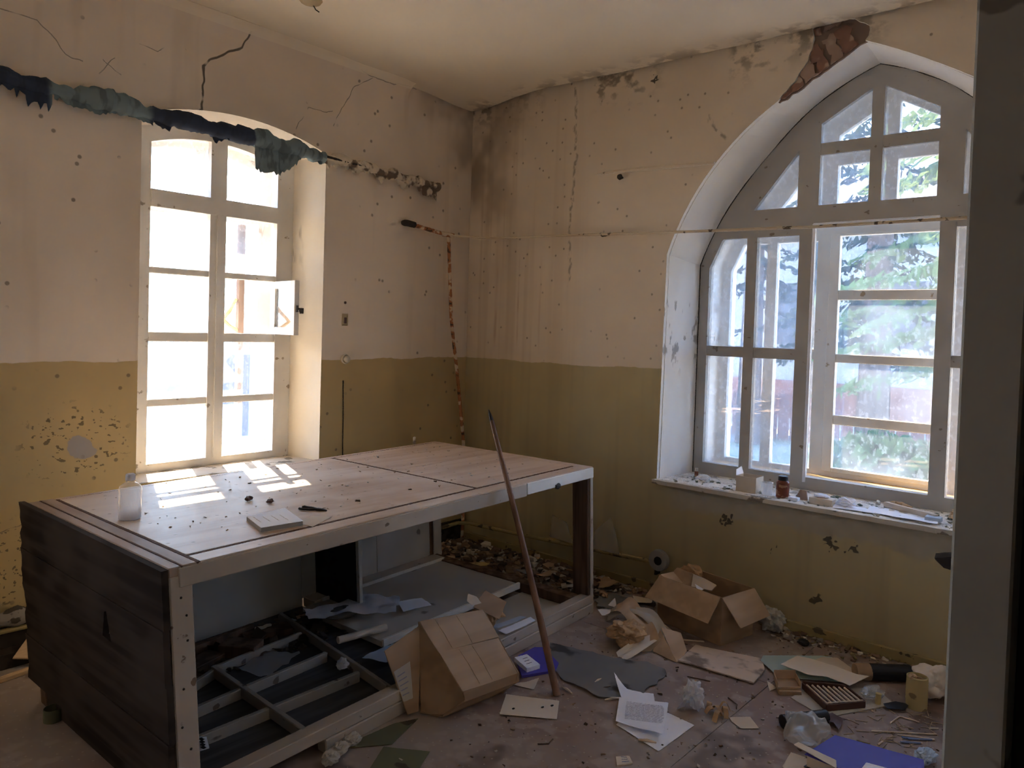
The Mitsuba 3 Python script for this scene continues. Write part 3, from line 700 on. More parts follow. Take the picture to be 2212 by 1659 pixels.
part(bench, 'leg', tb(TL - .10, TL - .02, TW - .06, TW - .02, .0, TH - .03, .004), 'm_table_grey')
part(bench, 'leg_edge', tb(TL - .105, TL - .10, TW - .058, TW - .0, .1, TH - .03, .001), 'm_dark_wood')  # dark strip stands for the shade on this side of the leg
# planks closing the left end, their far ends ragged
pz = [(.645, .838, -.03), (.47, .652, -.022), (.285, .476, -.012), (.105, .292, -.004)]
rg = np.random.default_rng(4)
for k, (z0, z1, o) in enumerate(pz):
    e = [(TW + .03 + rg.uniform(-.012, .02), z0 + (z1 - z0) * s) for s in np.linspace(0, 1, 7)]
    pg = Polygon([(0.0, z0 + .002)] + e + [(0.0, z1 - .002)])
    if k == 1: pg = pg.difference(Polygon([(.385, .505), (.455, .51), (.43, .60), (.415, .605)]))
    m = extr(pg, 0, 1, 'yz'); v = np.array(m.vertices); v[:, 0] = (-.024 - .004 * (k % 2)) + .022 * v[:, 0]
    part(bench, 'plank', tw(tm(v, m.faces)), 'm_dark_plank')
part(bench, 'end_rail', tb(.004, .03, .05, TW - .06, 0.0, .085, .003), 'm_dark_plank')
# bottom frame
part(bench, 'bottom_rail', tb(.075, TL - .012, .0, .06, .058, .105, .003), 'm_table_paint', label='front bottom rail, upper board')
part(bench, 'bottom_rail', tb(.56, TL - .012, -.004, .05, .0, .056, .004), 'm_table_paint', label='front bottom rail, lower board, broken off at its left end')
part(bench, 'bottom_rail', tb(TL - .145, TL - .065, .06, TW - .02, .045, .108, .003), 'm_dark_wood', label='brown rail at the right end')
part(bench, 'bottom_rail', tb(1.30, TL - .10, TW - .16, TW - .06, .06, .112, .003), 'm_table_paint')
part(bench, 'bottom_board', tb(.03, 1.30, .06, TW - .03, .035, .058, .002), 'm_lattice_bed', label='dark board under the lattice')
part(bench, 'shelf', tb(1.22, TL - .145, .42, TW - .16, .07, .10, .002), 'm_table_grey', label='grey shelf of the right compartment')
part(bench, 'shelf_edge', tb(1.22, TL - .15, .405, .42, .075, .112, .002), 'm_white_frame', label='white strip along the front of the shelf')
part(bench, 'shelf_edge', tb(1.35, TL - .12, TW - .168, TW - .158, .1, .118, .002), 'm_white_frame')
part(bench, 'shelf', tb(1.30, TL - .145, .06, .40, .03, .055, .002), 'm_table_grey', label='lower grey board in front of the shelf')
part(bench, 'back_panel', tb(.06, 1.30, TW - .05, TW - .03, .05, TH - .06, .002), 'm_table_grey', label='grey back panel of the left compartment')
part(bench, 'back_panel', tb(1.30, 1.86, TW - .05, TW - .03, .10, TH - .06, .002), 'm_table_grey')
part(bench, 'back_panel', tb(1.866, TL - .125, TW - .048, TW - .03, .10, TH - .06, .002), 'm_table_grey')
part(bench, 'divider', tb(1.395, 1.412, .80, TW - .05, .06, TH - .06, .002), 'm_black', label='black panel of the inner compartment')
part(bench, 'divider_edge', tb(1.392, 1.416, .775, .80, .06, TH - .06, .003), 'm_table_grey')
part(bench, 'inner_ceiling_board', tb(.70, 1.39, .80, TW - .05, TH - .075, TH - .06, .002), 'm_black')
# lattice of bars in the left compartment
def bar(a, b, wdt, z0, z1):
    a, b = np.array(a), np.array(b); L = np.linalg.norm(b - a); t = (b - a) / L; n = np.array([-t[1], t[0]])
    m = bx(0, L, -wdt / 2, wdt / 2, z0, z1, .003); v = np.array(m.vertices)
    return tm(np.c_[a + v[:, :1] * t + v[:, 1:2] * n, v[:, 2]], m.faces)
for a, b, wd, z0, z1 in [((-1.968, -.633), (-2.10, -1.66), .02, .062, .106), ((-2.508, -.966), (-2.535, -1.69), .024, .062, .106),
                         ((-2.50, -.965), (-2.029, -.91), .018, .05, .10), ((-2.75, -1.246), (-2.078, -1.184), .022, .045, .10), ((-2.85, -1.45), (-2.097, -1.445), .022, .045, .10), ((-2.74, -1.09), (-2.51, -.985), .02, .05, .10)]:
    part(bench, 'lattice_bar', bar(a, b, wd, z0, z1), 'm_bar_paint')
part(bench, 'lattice_bearer', tb(.03, .06, .06, TW - .06, .03, .06, .002), 'm_dark_wood')
for u, v_, z in [(.035, -.002, .74), (.05, -.002, .60), (.03, -.002, .45), (.045, -.002, .25), (.05, -.002, .68), (.02, -.002, .33)]:
    part(bench, 'nail_head', tw(trimesh.creation.icosphere(1, .004).apply_translation((u, v_ + .0015, z))), 'm_iron')
part(bench, 'hinge_scrap', tw(crumple((2.10, -.004, TH - .075), (.05, .02, .03), 3, 2)), 'm_iron')

# ------------------------------------------------------------------ things on the workbench
ZT = TH + .001
def loc3(x, y, z=ZT): return (x, y, z)
b = thing('plastic_bottle', 'clear plastic bottle with a white cap standing at the left end of the workbench', 'bottle')
part(b, 'body', lathe([(0, .0), (.036, .0), (.039, .004), (.0395, .06), (.0395, .115), (.037, .124), (.026, .134), (.016, .139), (.0155, .150), (.0, .150)], loc3(-2.927, -1.105), 32), 'm_milky', smooth=40)
part(b, 'residue', lathe([(0, .001), (.034, .001), (.037, .006), (.037, .020), (.02, .024), (0, .022)], loc3(-2.927, -1.105)), 'm_white_plastic', smooth=40, label='white residue at the bottom')
part(b, 'cap', lathe([(0, .146), (.0175, .146), (.0175, .150), (.0165, .168), (.014, .171), (0, .171)], loc3(-2.927, -1.105)), 'm_white_plastic', smooth=40)

pad = [(-2.632, -1.425), (-2.677, -1.601), (-2.516, -1.62), (-2.452, -1.40)]
n_ = thing('notepad', 'thick white writing pad lying on the workbench', 'notepad')
part(n_, 'pages', extr(Polygon(pad), ZT + .001, ZT + .017, 'xy'), 'm_grey_metal')
part(n_, 'back_cover', extr(Polygon(pad).buffer(.002), ZT, ZT + .0015, 'xy'), 'm_paper_beige', label='grey board back')
part(n_, 'top_sheet', sheet(Polygon(pad).buffer(.001), ZT + .017, .002, 3, .0006, .03), 'm_paper', label='white top sheet')
for k in range(4):
    a = np.array([-2.62 + .03 * k, -1.45 - .012 * k]); 
    part(n_, 'pencil_line', bar(a, a + np.array([-.02, -.09]), .0016, ZT + .0195, ZT + .0199), 'm_paper_grey')
put('loose_note', sheet([(-2.515, -1.575), (-2.50, -1.66), (-2.36, -1.585), (-2.405, -1.52)], ZT, .002, 5, .0006, .03), 'm_paper_beige', label='single pale sheet lying right of the white pad on the workbench', cat='paper')
k_ = thing('pliers', 'small dark pliers lying on the workbench beyond the white pad', 'pliers')
o = np.array([-2.335, -1.47, ZT])
part(k_, 'jaws', xf(hull([(0, -.006, 0), (0, .006, 0), (.03, -.003, .002), (.03, .003, .002), (0, -.006, .01), (0, .006, .01), (.03, -.002, .006), (.03, .002, .006), (-.012, -.008, 0), (-.012, .008, 0), (-.012, -.008, .01), (-.012, .008, .01)]), rotm([0, 0, 1], -62), o), 'm_iron')
for s in (-1, 1):
    part(k_, 'handle', xf(tube([(-.01, 0, .006), (-.035, s * .014, .006), (-.07, s * .018, .006), (-.085, s * .012, .006)], .005, 8), rotm([0, 0, 1], -62), o), 'm_iron')
for i, (x, y, s, t) in enumerate([(-2.452, -1.13, .035, 'dark crumpled leaf on the workbench left of the pair'), (-2.41, -1.225, .030, 'dark crumpled leaf on the workbench nearer the white pad')]):
    put('dry_leaf', crumple((x, y, ZT), (s, s * .8, s * .6), 20 + i, 2, .6), 'm_brown_plastic', label=t, cat='leaf', group='dry leaves on the workbench')
put('candle_stub', lathe([(0, 0), (.009, 0), (.0095, .004), (.009, .045), (.006, .048), (0, .047)], (-.86, -.395, TH), 14), 'm_lace', smooth=40, label='pale candle stub standing at the far edge of the workbench', cat='candle')
CLEAR = unary_union([Polygon([(-.52, -2.42), (-.17, -2.48), (-.08, -1.97), (-.52, -1.90)]), Polygon([(-3.1, -1.83), (-.56, -1.68), (-.6, -.33), (-3.1, -.5)]), Polygon([(-2.2, -1.95), (-1.5, -2.0), (-1.45, -1.6), (-2.2, -1.6)]), Polygon([(-1.098, -1.71), (-.93, -2.2), (-.92, -2.31), (-1.3, -2.34), (-1.42, -2.2)])])
def chips(n, region, size, seed, colors, z=0.0, flat=.35, mound=None):
    rg = np.random.default_rng(seed); ms = []; cols = []
    for i in range(n):
        for _ in range(20):
            x, y = region(rg)
            if z or not CLEAR.contains(Point(x, y)): break
        s = size[0] * (size[1] / size[0]) ** rg.random() ** 1.0
        m = trimesh.creation.box((s * rg.uniform(.5, 1.4), s * rg.uniform(.4, 1), max(.0012, s * flat * rg.uniform(.2, 1))))
        v = m.vertices + rg.normal(0, s * .12, m.vertices.shape)
        R = rotm([0, 0, 1], rg.uniform(0, 360)) @ rotm([1, 0, 0], rg.normal(0, 14))
        v = v @ R.T; v[:, 2] -= v[:, 2].min()
        zz = z + (mound(x, y) * rg.random() if mound else 0)
        ms.append(tm(v + (x, y, zz), m.faces)); c = np.array(colors[rg.integers(len(colors))]) * rg.uniform(.7, 1.2)
        cols.append(np.tile(np.clip(c, 0, 1), (len(v), 1)))
    return cat_(*ms), np.vstack(cols)
DEB = [(.5, .45, .38), (.36, .26, .17), (.16, .10, .07), (.10, .07, .05), (.62, .57, .5), (.3, .2, .13)]
def stuff(name, cm_, label):
    put(name, cm_[0], 'm_vcolor', label=label, kind='stuff', color=cm_[1])
stuff('bench_grit', chips(140, lambda r: (r.uniform(-2.9, -.8), r.uniform(-1.5, -.55)), (.004, .013), 3, DEB, ZT), 'grit and plaster crumbs scattered over the workbench top')

# ------------------------------------------------------------------ wall and ceiling fixtures
cr = thing('blue_curtain', 'torn dark blue curtain rolled up along a rod over the left window', 'curtain')
xs = np.linspace(-3.9, -1.36, 150)
def roll(xs, z0, z1, r, seed, y=-.05, sag=0):
    P, Rr = [], []
    for i, x in enumerate(xs):
        t = (x - xs[0]) / (xs[-1] - xs[0]); nn = meshkit.fbm(np.array([[x * 9, seed, 0.0]]), 3)[0] - .5; n2 = meshkit.fbm(np.array([[x * 38, seed, 4.0]]), 2)[0] - .5
        P.append((x, y + .012 * n2, z0 + (z1 - z0) * t + .03 * nn + sag * t * t)); Rr.append(r * (1 + .9 * nn + .6 * n2))
    m = tube(P, Rr, 14); v = np.array(m.vertices)
    v += ((meshkit.fbm(v * 45 + seed, 2) - .5) * .018)[:, None] * np.array([.2, .8, 1.0])
    v[:, 1] = np.minimum(v[:, 1], -.003)
    return tm(v, m.faces)
part(cr, 'cloth_roll', roll(xs, 2.675, 2.625, .042, 1.0), 'm_curtain', smooth=45)
def hang(x0, x1, top, depth, seed, y=-.055, fold=.012, rag_=.02, res=.02):
    """cloth hanging below the roll: top(x), depth(x)."""
    xx = np.arange(x0, x1 + 1e-6, .012); rg = np.random.default_rng(seed)
    bot = [top(x) - max(.004, depth(x) + rg.normal(0, rag_)) for x in xx]
    pg = Polygon([(x, top(x) + .01) for x in xx] + list(zip(xx[::-1], bot[::-1]))).buffer(0)
    m = tri2d(pg if pg.geom_type == 'Polygon' else max(pg.geoms, key=lambda g: g.area), res); v = np.array(m.vertices)
    yy = y + fold * np.sin(v[:, 0] * 55 + 6 * meshkit.fbm(np.c_[v[:, :2] * 5, np.zeros(len(v))], 2)) * (.3 + (top(0) - v[:, 1]) * 4) + .02 * (meshkit.fbm(np.c_[v[:, :2] * 14, np.ones(len(v))], 3) - .5)
    return solidify(tm(np.c_[v[:, 0], np.minimum(yy, -.004), v[:, 1]], m.faces), .002, (0, 1, 0))
line = lambda x: 2.675 - .05 * (x + 3.9) / 2.54
part(cr, 'torn_fringe', hang(-3.9, -2.86, line, lambda x: .045 + .035 * max(0, math.sin(x * 9 + 1)) + .06 * math.exp(-((x + 2.92) / .09) ** 2), 5), 'm_curtain', label='ragged dark fringe')
part(cr, 'torn_fringe', hang(-2.86, -2.40, line, lambda x: .055 + .012 * math.sin(x * 18), 6, rag_=.006), 'm_curtain')
part(cr, 'torn_fringe', hang(-2.40, -1.84, line, lambda x: .03 + .045 * max(0, math.sin(x * 21 + .6)) ** 2, 7, rag_=.012), 'm_curtain')
part(cr, 'torn_fringe', hang(-1.50, -1.36, line, lambda x: .03 + .02 * math.sin(x * 40), 8, rag_=.008), 'm_curtain')
part(cr, 'hanging_flap', hang(-1.83, -1.50, line, lambda x: .195 * (1 - .75 * max(0, (x + 1.70) / .20) ** 1.5) - .02, 9, fold=.02, rag_=.006), 'm_curtain', label='slate blue flap hanging in front of the window')
lc = thing('lace_remnant', 'dirty cream strip of ruffled cloth on the wall right of the left window', 'cloth')
xs = np.linspace(-1.365, -.36, 140)
part(lc, 'ruffled_strip', roll(xs, 2.635, 2.60, .031, 5.0, y=-.025), 'm_lace', smooth=45)
part(lc, 'ragged_hem', hang(-1.36, -.37, lambda x: 2.635 - .035 * (x + 1.36), lambda x: .035 + .03 * max(0, math.sin(x * 33)) + .07 * max(0, (x + .62) / .25) * (x < -.38), 12, y=-.035, rag_=.014), 'm_lace')
put('curtain_rod', tube([(-3.9, -.05, 2.678), (-1.36, -.05, 2.628), (-.36, -.035, 2.60), (-.34, .0, 2.602)], .008, 8), 'm_iron', label='thin rod under the rolled curtain cloth', cat='rod')

hp = thing('heating_pipe', 'old painted pipe running round the room corner and past the pointed window', 'pipe')
part(hp, 'pipe_run', tube([(-.66, -.045, 2.303), (-.46, -.06, 2.278), (-.335, -.075, 2.262), (-.30, -.085, 2.256)], .014, 10), 'm_rusty_pipe', label='short speckled length from the wall to the tee')
part(hp, 'pipe_run', tube([(-.30, -.085, 2.256), (-.09, -.30, 2.248), (-.06, -1.06, 2.232), (-.06, -1.72, 2.210), (-.062, -2.6, 2.188), (-.064, -3.3, 2.186), (-.06, -3.89, 2.186)], .0085, 10), 'm_pipe_paint', label='long thin cream length along the right wall')
part(hp, 'coupling', tube([(-.66, .002, 2.308), (-.675, -.03, 2.304), (-.655, -.046, 2.302), (-.60, -.051, 2.296)], [.018, .022, .023, .021], 12), 'm_iron', label='dark coupling at the wall')
part(hp, 'tee', cat_(tube([(-.35, -.073, 2.263), (-.27, -.10, 2.254)], .019, 10), tube([(-.305, -.083, 2.262), (-.297, -.083, 2.215)], .016, 10)), 'm_rusty_pipe')
part(hp, 'riser', tube([(-.303, -.083, 2.25), (-.25, -.08, 1.66), (-.157, -.08, 1.18), (-.075, -.07, .743), (-.03, -.05, .42), (-.03, -.04, .0)], .0125, 10), 'm_rusty_pipe', label='rusty leaning riser')
part(hp, 'wall_hook', tube([(0, -1.24, 2.225), (-.05, -1.24, 2.213), (-.068, -1.24, 2.222)], .004, 6), 'm_iron')

lp = thing('low_pipe', 'low ochre pipe along the foot of the walls with an open grey flange', 'pipe')
part(lp, 'pipe_run', tube([(-1.0, -.055, .105), (-.3, -.055, .125), (-.10, -.06, .135), (-.06, -.14, .14), (-.06, -.6, .155), (-.06, -1.14, .177), (-.06, -1.70, .20)], .0135, 10), 'm_wall_pipe')
part(lp, 'flange', tube([(-.085, -1.745, .222), (-.055, -1.745, .222), (-.04, -1.745, .222)], [.062, .066, .055], 20), 'm_grey_metal', smooth=40, label='grey disc flange')
part(lp, 'flange_bore', tube([(-.0875, -1.747, .222), (-.084, -1.747, .222)], .026, 16), 'm_black')
part(lp, 'bracket', bx(-.05, 0, -1.72, -1.705, .12, .21), 'm_iron')
lg = thing('lagged_pipe', 'pipe wrapped in torn grey lagging low on the left wall', 'pipe')
m = roll(np.linspace(-6.2, -2.3, 110), .205, .20, .042, 8.0, y=-.05)
part(lg, 'lagging', m, 'm_lagging', smooth=45)
part(lg, 'pipe_core', tube([(-6.3, -.05, .205), (-1.0, -.055, .105)], .012, 8), 'm_wall_pipe')

s = thing('switch', 'round white porcelain wall fitting at the paint line right of the left window', 'switch')
part(s, 'base', xf(lathe([(0, 0), (.030, 0), (.032, .006), (.030, .016), (.026, .02)], n=24), rotm([1, 0, 0], 90), (-1.128, 0, 1.371)), 'm_porcelain', smooth=40)
part(s, 'knob', xf(lathe([(0, .016), (.022, .018), (.024, .03), (.016, .042), (.006, .046), (0, .046)], n=20), rotm([1, 0, 0], 90), (-1.128, 0, 1.371)), 'm_porcelain', smooth=40)
s = thing('socket_box', 'empty beige wall box above the round porcelain fitting', 'socket')
part(s, 'box', cat_(bx(-1.158, -1.112, -.007, 0, 1.586, 1.594), bx(-1.158, -1.112, -.007, 0, 1.656, 1.664), bx(-1.158, -1.151, -.007, 0, 1.594, 1.656), bx(-1.119, -1.112, -.007, 0, 1.594, 1.656), bx(-1.151, -1.119, -.003, 0, 1.594, 1.656, .001)), 'm_beige_plastic')
part(s, 'hollow', bx(-1.14, -1.121, -.004, -.002, 1.60, 1.64, .001), 'm_brown_plastic')
put('wall_plug', xf(lathe([(0, 0), (.009, 0), (.008, .006), (.004, .008), (0, .008)], n=12), rotm([1, 0, 0], 90), (-1.134, 0, 1.735)), 'm_brown_plastic', label='small brown plug in the left wall above the wall box', cat='wall plug')
put('wire', tube([(-1.136, -.004, 1.232), (-1.138, -.006, 1.205), (-1.13, -.004, 1.0), (-1.131, -.007, .86), (-1.125, -.004, .66), (-1.123, -.004, .25)], .0032, 6), 'm_iron', label='thin dark wire running down the dado below the round fitting', cat='wire')
k_ = thing('coat_peg', 'small dark peg on the right wall under the plaster ridge', 'peg')
part(k_, 'peg_head', xf(lathe([(0, .02), (.014, .022), (.019, .032), (.015, .044), (0, .047)], n=16), rotm([0, 1, 0], -90), (0, -1.346, 2.587)), 'm_iron', smooth=40)
part(k_, 'stem', tube([(.0, -1.346, 2.587), (-.024, -1.346, 2.587)], .007, 8), 'm_iron')
k_ = thing('window_hook', 'small dark catch on the niche wall right of the open vent', 'hook')
part(k_, 'plate', bx(-1.346, -1.336, .16, .19, 1.655, 1.69, .001), 'm_iron')
part(k_, 'hook', tube([(-1.34, .175, 1.67), (-1.36, .172, 1.668), (-1.365, .165, 1.68)], .003, 6), 'm_iron')
k_ = thing('ceiling_rose', 'old brown ceiling fitting at the top edge of the picture', 'ceiling fitting')
part(k_, 'base', xf(lathe([(0, -.03), (.02, -.028), (.05, -.018), (.06, -.004), (.06, 0), (0, 0)], n=24), None, (-1.875, -.64, ZC + .003)), 'm_beige_plastic', smooth=40)
part(k_, 'wire_end', tube([(-1.86, -.64, ZC - .022), (-1.85, -.65, ZC - .045), (-1.83, -.65, ZC - .05)], .003, 6), 'm_iron')
for nm, pts, t in [('glass_shard', [(-.012, -.90, .195), (-.03, -1.11, .19), (-.016, -1.04, .32), (-.008, -.915, .345)], 'pointed glass shard leaning on the right wall left of the dark bench leg'),
                   ('glass_shard', [(-.03, -1.26, .195), (-.03, -1.47, .20), (-.016, -1.44, .30), (-.006, -1.38, .415), (-.012, -1.27, .31)], 'tall glass shard leaning on the right wall right of the dark bench leg')]:
    put(nm, poly3([(x - .05, y, z) for x, y, z in pts], .003), 'm_milky', label=t, cat='glass shard')

# ------------------------------------------------------------------ the leaning stick
st = np.array([-1.5, -2.07, 0.0]); dv = np.array([.052, .372, .86])
s = thing('broom_stick', 'long brown broom stick leaning against the front of the workbench', 'stick')
tt = np.linspace(0, 1.34, 12)
part(s, 'shaft', tube([st + dv * t + np.array([0, -.012 * math.sin(t * 2.3), 0]) for t in tt], np.interp(tt, [0, .3, .9, 1.34], [.0165, .0160, .0135, .0105]), 12), 'm_stick', smooth=40)
part(s, 'tip', tube([st + dv * t + np.array([0, -.012 * math.sin(t * 2.3), 0]) for t in (1.335, 1.37, 1.40)], [.0105, .007, .002], 10), 'm_iron', smooth=40, label='dark pointed tip')

# ------------------------------------------------------------------ cardboard boxes
ob = thing('open_carton', 'open brown cardboard carton with spread flaps on the floor by the right wall', 'carton')
O = np.array([-.489, -2.355]); e1 = np.array([.268, -.055]); e1u = e1 / np.linalg.norm(e1); e2u = np.array([-e1u[1], e1u[0]]); W_, L_, H_ = .275, .43, .252
def cb(a0, a1, b0, b1, z0, z1, b=.001):
    m = bx(a0, a1, b0, b1, z0, z1, b); v = np.array(m.vertices)
    xy = O + v[:, :1] * e1u + v[:, 1:2] * e2u
    return tm(np.c_[xy, v[:, 2]], m.faces)
part(ob, 'front_side', cb(0, .005, 0, L_, 0, H_), 'm_cardboard_dark')
part(ob, 'end_side', cb(.005, W_, 0, .005, 0, H_), 'm_cardboard_dark')
part(ob, 'back_side', cb(W_ - .005, W_, .005, L_, 0, H_), 'm_cardboard_dark')
part(ob, 'far_side', cb(.005, W_ - .005, L_ - .005, L_, 0, H_), 'm_cardboard_dark')
part(ob, 'bottom', cb(.005, W_ - .005, .005, L_ - .005, 0, .006), 'm_cardboard_dark')
P3 = lambda a, b, z: np.array([*(O + a * e1u + b * e2u), z])
part(ob, 'flap', poly3([P3(0, .012, H_), P3(0, L_ - .01, H_), P3(-.075, L_ + .03, .135), P3(-.075, .028, .125)], .004), 'm_cardboard', label='long front flap folded down')
part(ob, 'flap', poly3([P3(.002, 0, H_), P3(.045, -.085, .112), P3(W_ + .03, -.085, .125), P3(W_, 0, H_)], .004), 'm_cardboard', label='pale end flap folded down')
part(ob, 'flap', poly3([P3(.01, L_ - .006, H_), P3(.03, L_ - .10, H_ - .035), P3(W_ - .03, L_ - .10, H_ - .05), P3(W_ - .02, L_ - .006, H_)], .004), 'm_cardboard')
part(ob, 'flap', poly3([P3(W_, .01, H_), P3(W_ + .05, .02, H_ - .11), P3(W_ + .05, L_ - .03, H_ - .11), P3(W_, L_ - .01, H_)], .004), 'm_cardboard')
put('cardboard_sheet', poly3([P3(.09, .425, .13), P3(.12, .42, .262), P3(.13, .405, .28), P3(.128, .29, .273), P3(.10, .25, .20), P3(.07, .25, .13)], .005), 'm_cardboard', label='torn cardboard sheet sticking up inside the open carton', cat='cardboard')
put('corrugated_piece', poly3([P3(.135, .29, .262), P3(.125, .205, .270), P3(.115, .125, .262), P3(.09, .13, .226), P3(.06, .25, .232)], .006), 'm_paper_beige', label='greyish corrugated piece lying inside the open carton', cat='cardboard')
put('packing_paper', crumple(P3(.20, .36, .16), (.08, .14, .12), 31, 3, .6), 'm_kraft', label='crumpled tan paper at the far end inside the open carton', cat='paper')
put('carton_filling', cat_(crumple(P3(.13, .14, .006), (.15, .15, .10), 33, 3, .4), crumple(P3(.13, .31, .006), (.16, .15, .16), 34, 3, .4)), 'm_cardboard_dark', label='brown wads of paper filling the open carton', cat='paper')
put('white_scrap', poly3([P3(.006, .16, .235), P3(.03, .20, .262), P3(.03, .14, .25)], .001), 'm_paper', label='tiny white scrap at the front edge inside the open carton', cat='paper')

A_, B_, Cq, Dq = np.array([-1.895, -1.602, .305]), np.array([-1.522, -1.635, .272]), np.array([-1.595, -1.928, .084]), np.array([-1.94, -1.923, .118])
F_, E_, H2, K_ = np.array([-2.03, -1.765, .005]), np.array([-1.985, -1.855, .004]), np.array([-1.675, -1.885, .004]), np.array([-1.64, -1.765, .005])
tb_ = thing('tilted_carton', 'battered brown carton tipped over the front rail of the workbench', 'carton')
mA, mB = A_ + (Dq - A_) * .46, B_ + (Cq - B_) * .46
part(tb_, 'flap', poly3([A_, mA - (Dq - A_) * .006, mB - (Cq - B_) * .006, B_], .005), 'm_cardboard', label='upper closed flap')
part(tb_, 'flap', poly3([mA, Dq, Cq, mB], .005), 'm_cardboard', label='lower closed flap')
G_ = (E_ + F_) / 2
side = lambda p: p
part(tb_, 'side', poly3([A_, F_, E_ + (0, -.004, .012), Dq + (0, -.01, -.03), Dq], .005), 'm_cardboard_dark', label='darker crushed left side')
part(tb_, 'side', cat_(poly3([Dq, Dq + (0, -.008, -.04), Cq + (0, -.004, -.035), Cq], .005), poly3([Dq + (0, -.008, -.04), E_ + (0, -.002, .004), H2 + (0, 0, .002), Cq + (0, -.004, -.035)], .005)), 'm_cardboard_dark')
part(tb_, 'side', poly3([B_, Cq, Cq + (0, -.004, -.035), H2, K_], .005), 'm_cardboard_dark')
part(tb_, 'bottom', poly3([F_, K_, H2, E_], .004), 'm_cardboard_dark')
fl1, fl2 = np.array([-2.115, -1.64, .255]), np.array([-2.085, -1.745, .012])
part(tb_, 'open_flap', poly3([A_ + (F_ - A_) * .04, fl1, fl2, F_ + (0, 0, .01)], .005), 'm_cardboard_dark', label='open left flap')
ll = lambda s, t: (1 - t) * ((1 - s) * fl1 + s * (A_ + (F_ - A_) * .04)) + t * ((1 - s) * fl2 + s * F_)
off = np.array([-.0025, -.004, 0])
part(tb_, 'shipping_label', poly3([ll(.04, .34) + off, ll(.04, .80) + off, ll(.62, .80) + off, ll(.62, .34) + off], .001), 'm_paper_grey', label='grey paper label')
for k in range(5):
    t = .42 + .07 * k
    part(tb_ + '__shipping_label', 'print_line', poly3([ll(.10, t) + off * 1.4, ll(.10, t + .016) + off * 1.4, ll(.40 + .04 * (k % 3), t + .016) + off * 1.4, ll(.40 + .04 * (k % 3), t) + off * 1.4], .0006), 'm_ink')
for s, t in ((.22, .15), (.55, .12), (.3, .65), (.52, .62)):
    a0 = A_ + (B_ - A_) * s; d0 = Dq + (Cq - Dq) * s
    p0 = a0 + (d0 - a0) * (.02 if t < .4 else .48); p1 = a0 + (d0 - a0) * (.44 if t < .4 else .97); nrm = np.cross(B_ - A_, Dq - A_); nrm /= np.linalg.norm(nrm); nrm = nrm * np.sign(nrm @ (CAM - A_))
    part(tb_, 'crease', tube([p0 + nrm * .0006, (p0 + p1) / 2 + nrm * .0006 + (.004, 0, 0), p1 + nrm * .0006], .0011, 5), 'm_cardboard_dark')

# ------------------------------------------------------------------ paper and rubbish on the floor, nearest first
def flat(name, poly, mt, label, cat, z=.001, amp=.004, seed=0, th=.001, res=.025, rag_=0, lift=None, group=None, freq=9.0):
    pg = ragged(poly, rag_, .02, seed) if rag_ else poly
    return put(name, sheet(pg, z, amp, seed, th, res, freq, lift), mt, label=label, cat=cat, group=group)
flat('card', [(-1.658, -1.912), (-1.541, -2.114), (-1.671, -2.2), (-1.808, -2.007)], 'm_paper_cream', 'spotted cream card on the floor left of the stick foot', 'card', amp=.006, seed=1, th=.002)
for i, (x, y) in enumerate([(-1.735, -2.02), (-1.60, -2.12), (-1.64, -2.10)]):
    put('mud_crumb', crumple((x, y, .005), (.016, .010, .006), 40 + i, 2), 'm_black_plastic', label=['dark crumb on the left of the spotted cream card', 'dark crumb on the right end of the spotted cream card', 'dark crumb near the middle of the spotted cream card'][i], cat='crumb')
lift_a = lambda x, y: .05 * np.clip(((y + 2.33) / .16), 0, 1) ** 2
pr = [(-1.349, -2.295), (-1.241, -2.474), (-1.317, -2.511), (-1.508, -2.597), (-1.532, -2.395)]
p2 = thing('plain_sheet', 'plain white sheet partly under the printed page on the floor', 'paper')
part(p2, 'sheet', sheet([(-1.299, -2.506), (-1.314, -2.634), (-1.588, -2.626), (-1.535, -2.40), (-1.36, -2.36)], .001, .004, 8, .0008, .025), 'm_paper')
put('curled_sheet', sheet([(-1.226, -2.186), (-1.259, -2.276), (-1.204, -2.379), (-1.269, -2.425), (-1.36, -2.32)], .007, .005, 9, .0008, .02, 9, lift_a), 'm_paper', label='white sheet with a corner curling up behind the printed page', cat='paper')
pp = thing('printed_page', 'white printed page full of text lying on the floor', 'paper')
lf = lambda x, y: .012 * np.exp(-((x + 1.52) ** 2 + (y + 2.58) ** 2) / .004)
part(pp, 'sheet', sheet(pr, .014, .003, 10, .0008, .02, 9, lf), 'm_paper')
o, ux, uy = np.array([-1.365, -2.318]), np.array([.094, -.165]), np.array([-.150, -.085])
rg = np.random.default_rng(5)
lines_ = []
for k in range(17):
    t = .06 + k * .053; s0 = .10
    while s0 < .90:
        w_ = rg.uniform(.05, .13); s1 = min(s0 + w_, .93)
        a = o + ux * s0 + uy * t; b_ = o + ux * s1 + uy * t
        if Polygon(pr).buffer(-.006).contains(LineString([a, b_])): lines_.append(bar(a, b_, .0021, .0, .0003))
        s0 = s1 + .02
m = cat_(*lines_); v = np.array(m.vertices); top_m = sheet(pr, .014, .003, 10, .0008, .02, 9, lf)
from scipy.spatial import cKDTree
tr = cKDTree(top_m.vertices[:, :2]); dd, ii = tr.query(v[:, :2], k=4)
hz = np.max(top_m.vertices[ii][:, :, 2], axis=1)
v[:, 2] += hz + .0009
part(pp, 'printed_text', tm(v, m.faces), 'm_ink', label='dense lines of small print')
tg = thing('label_card', 'small white printed card at the bottom of the picture', 'card')
lcp = [(-1.737, -2.529), (-1.697, -2.564), (-1.729, -2.598), (-1.784, -2.565)]
part(tg, 'card', extr(Polygon(lcp), .001, .006, 'xy'), 'm_paper_cream')
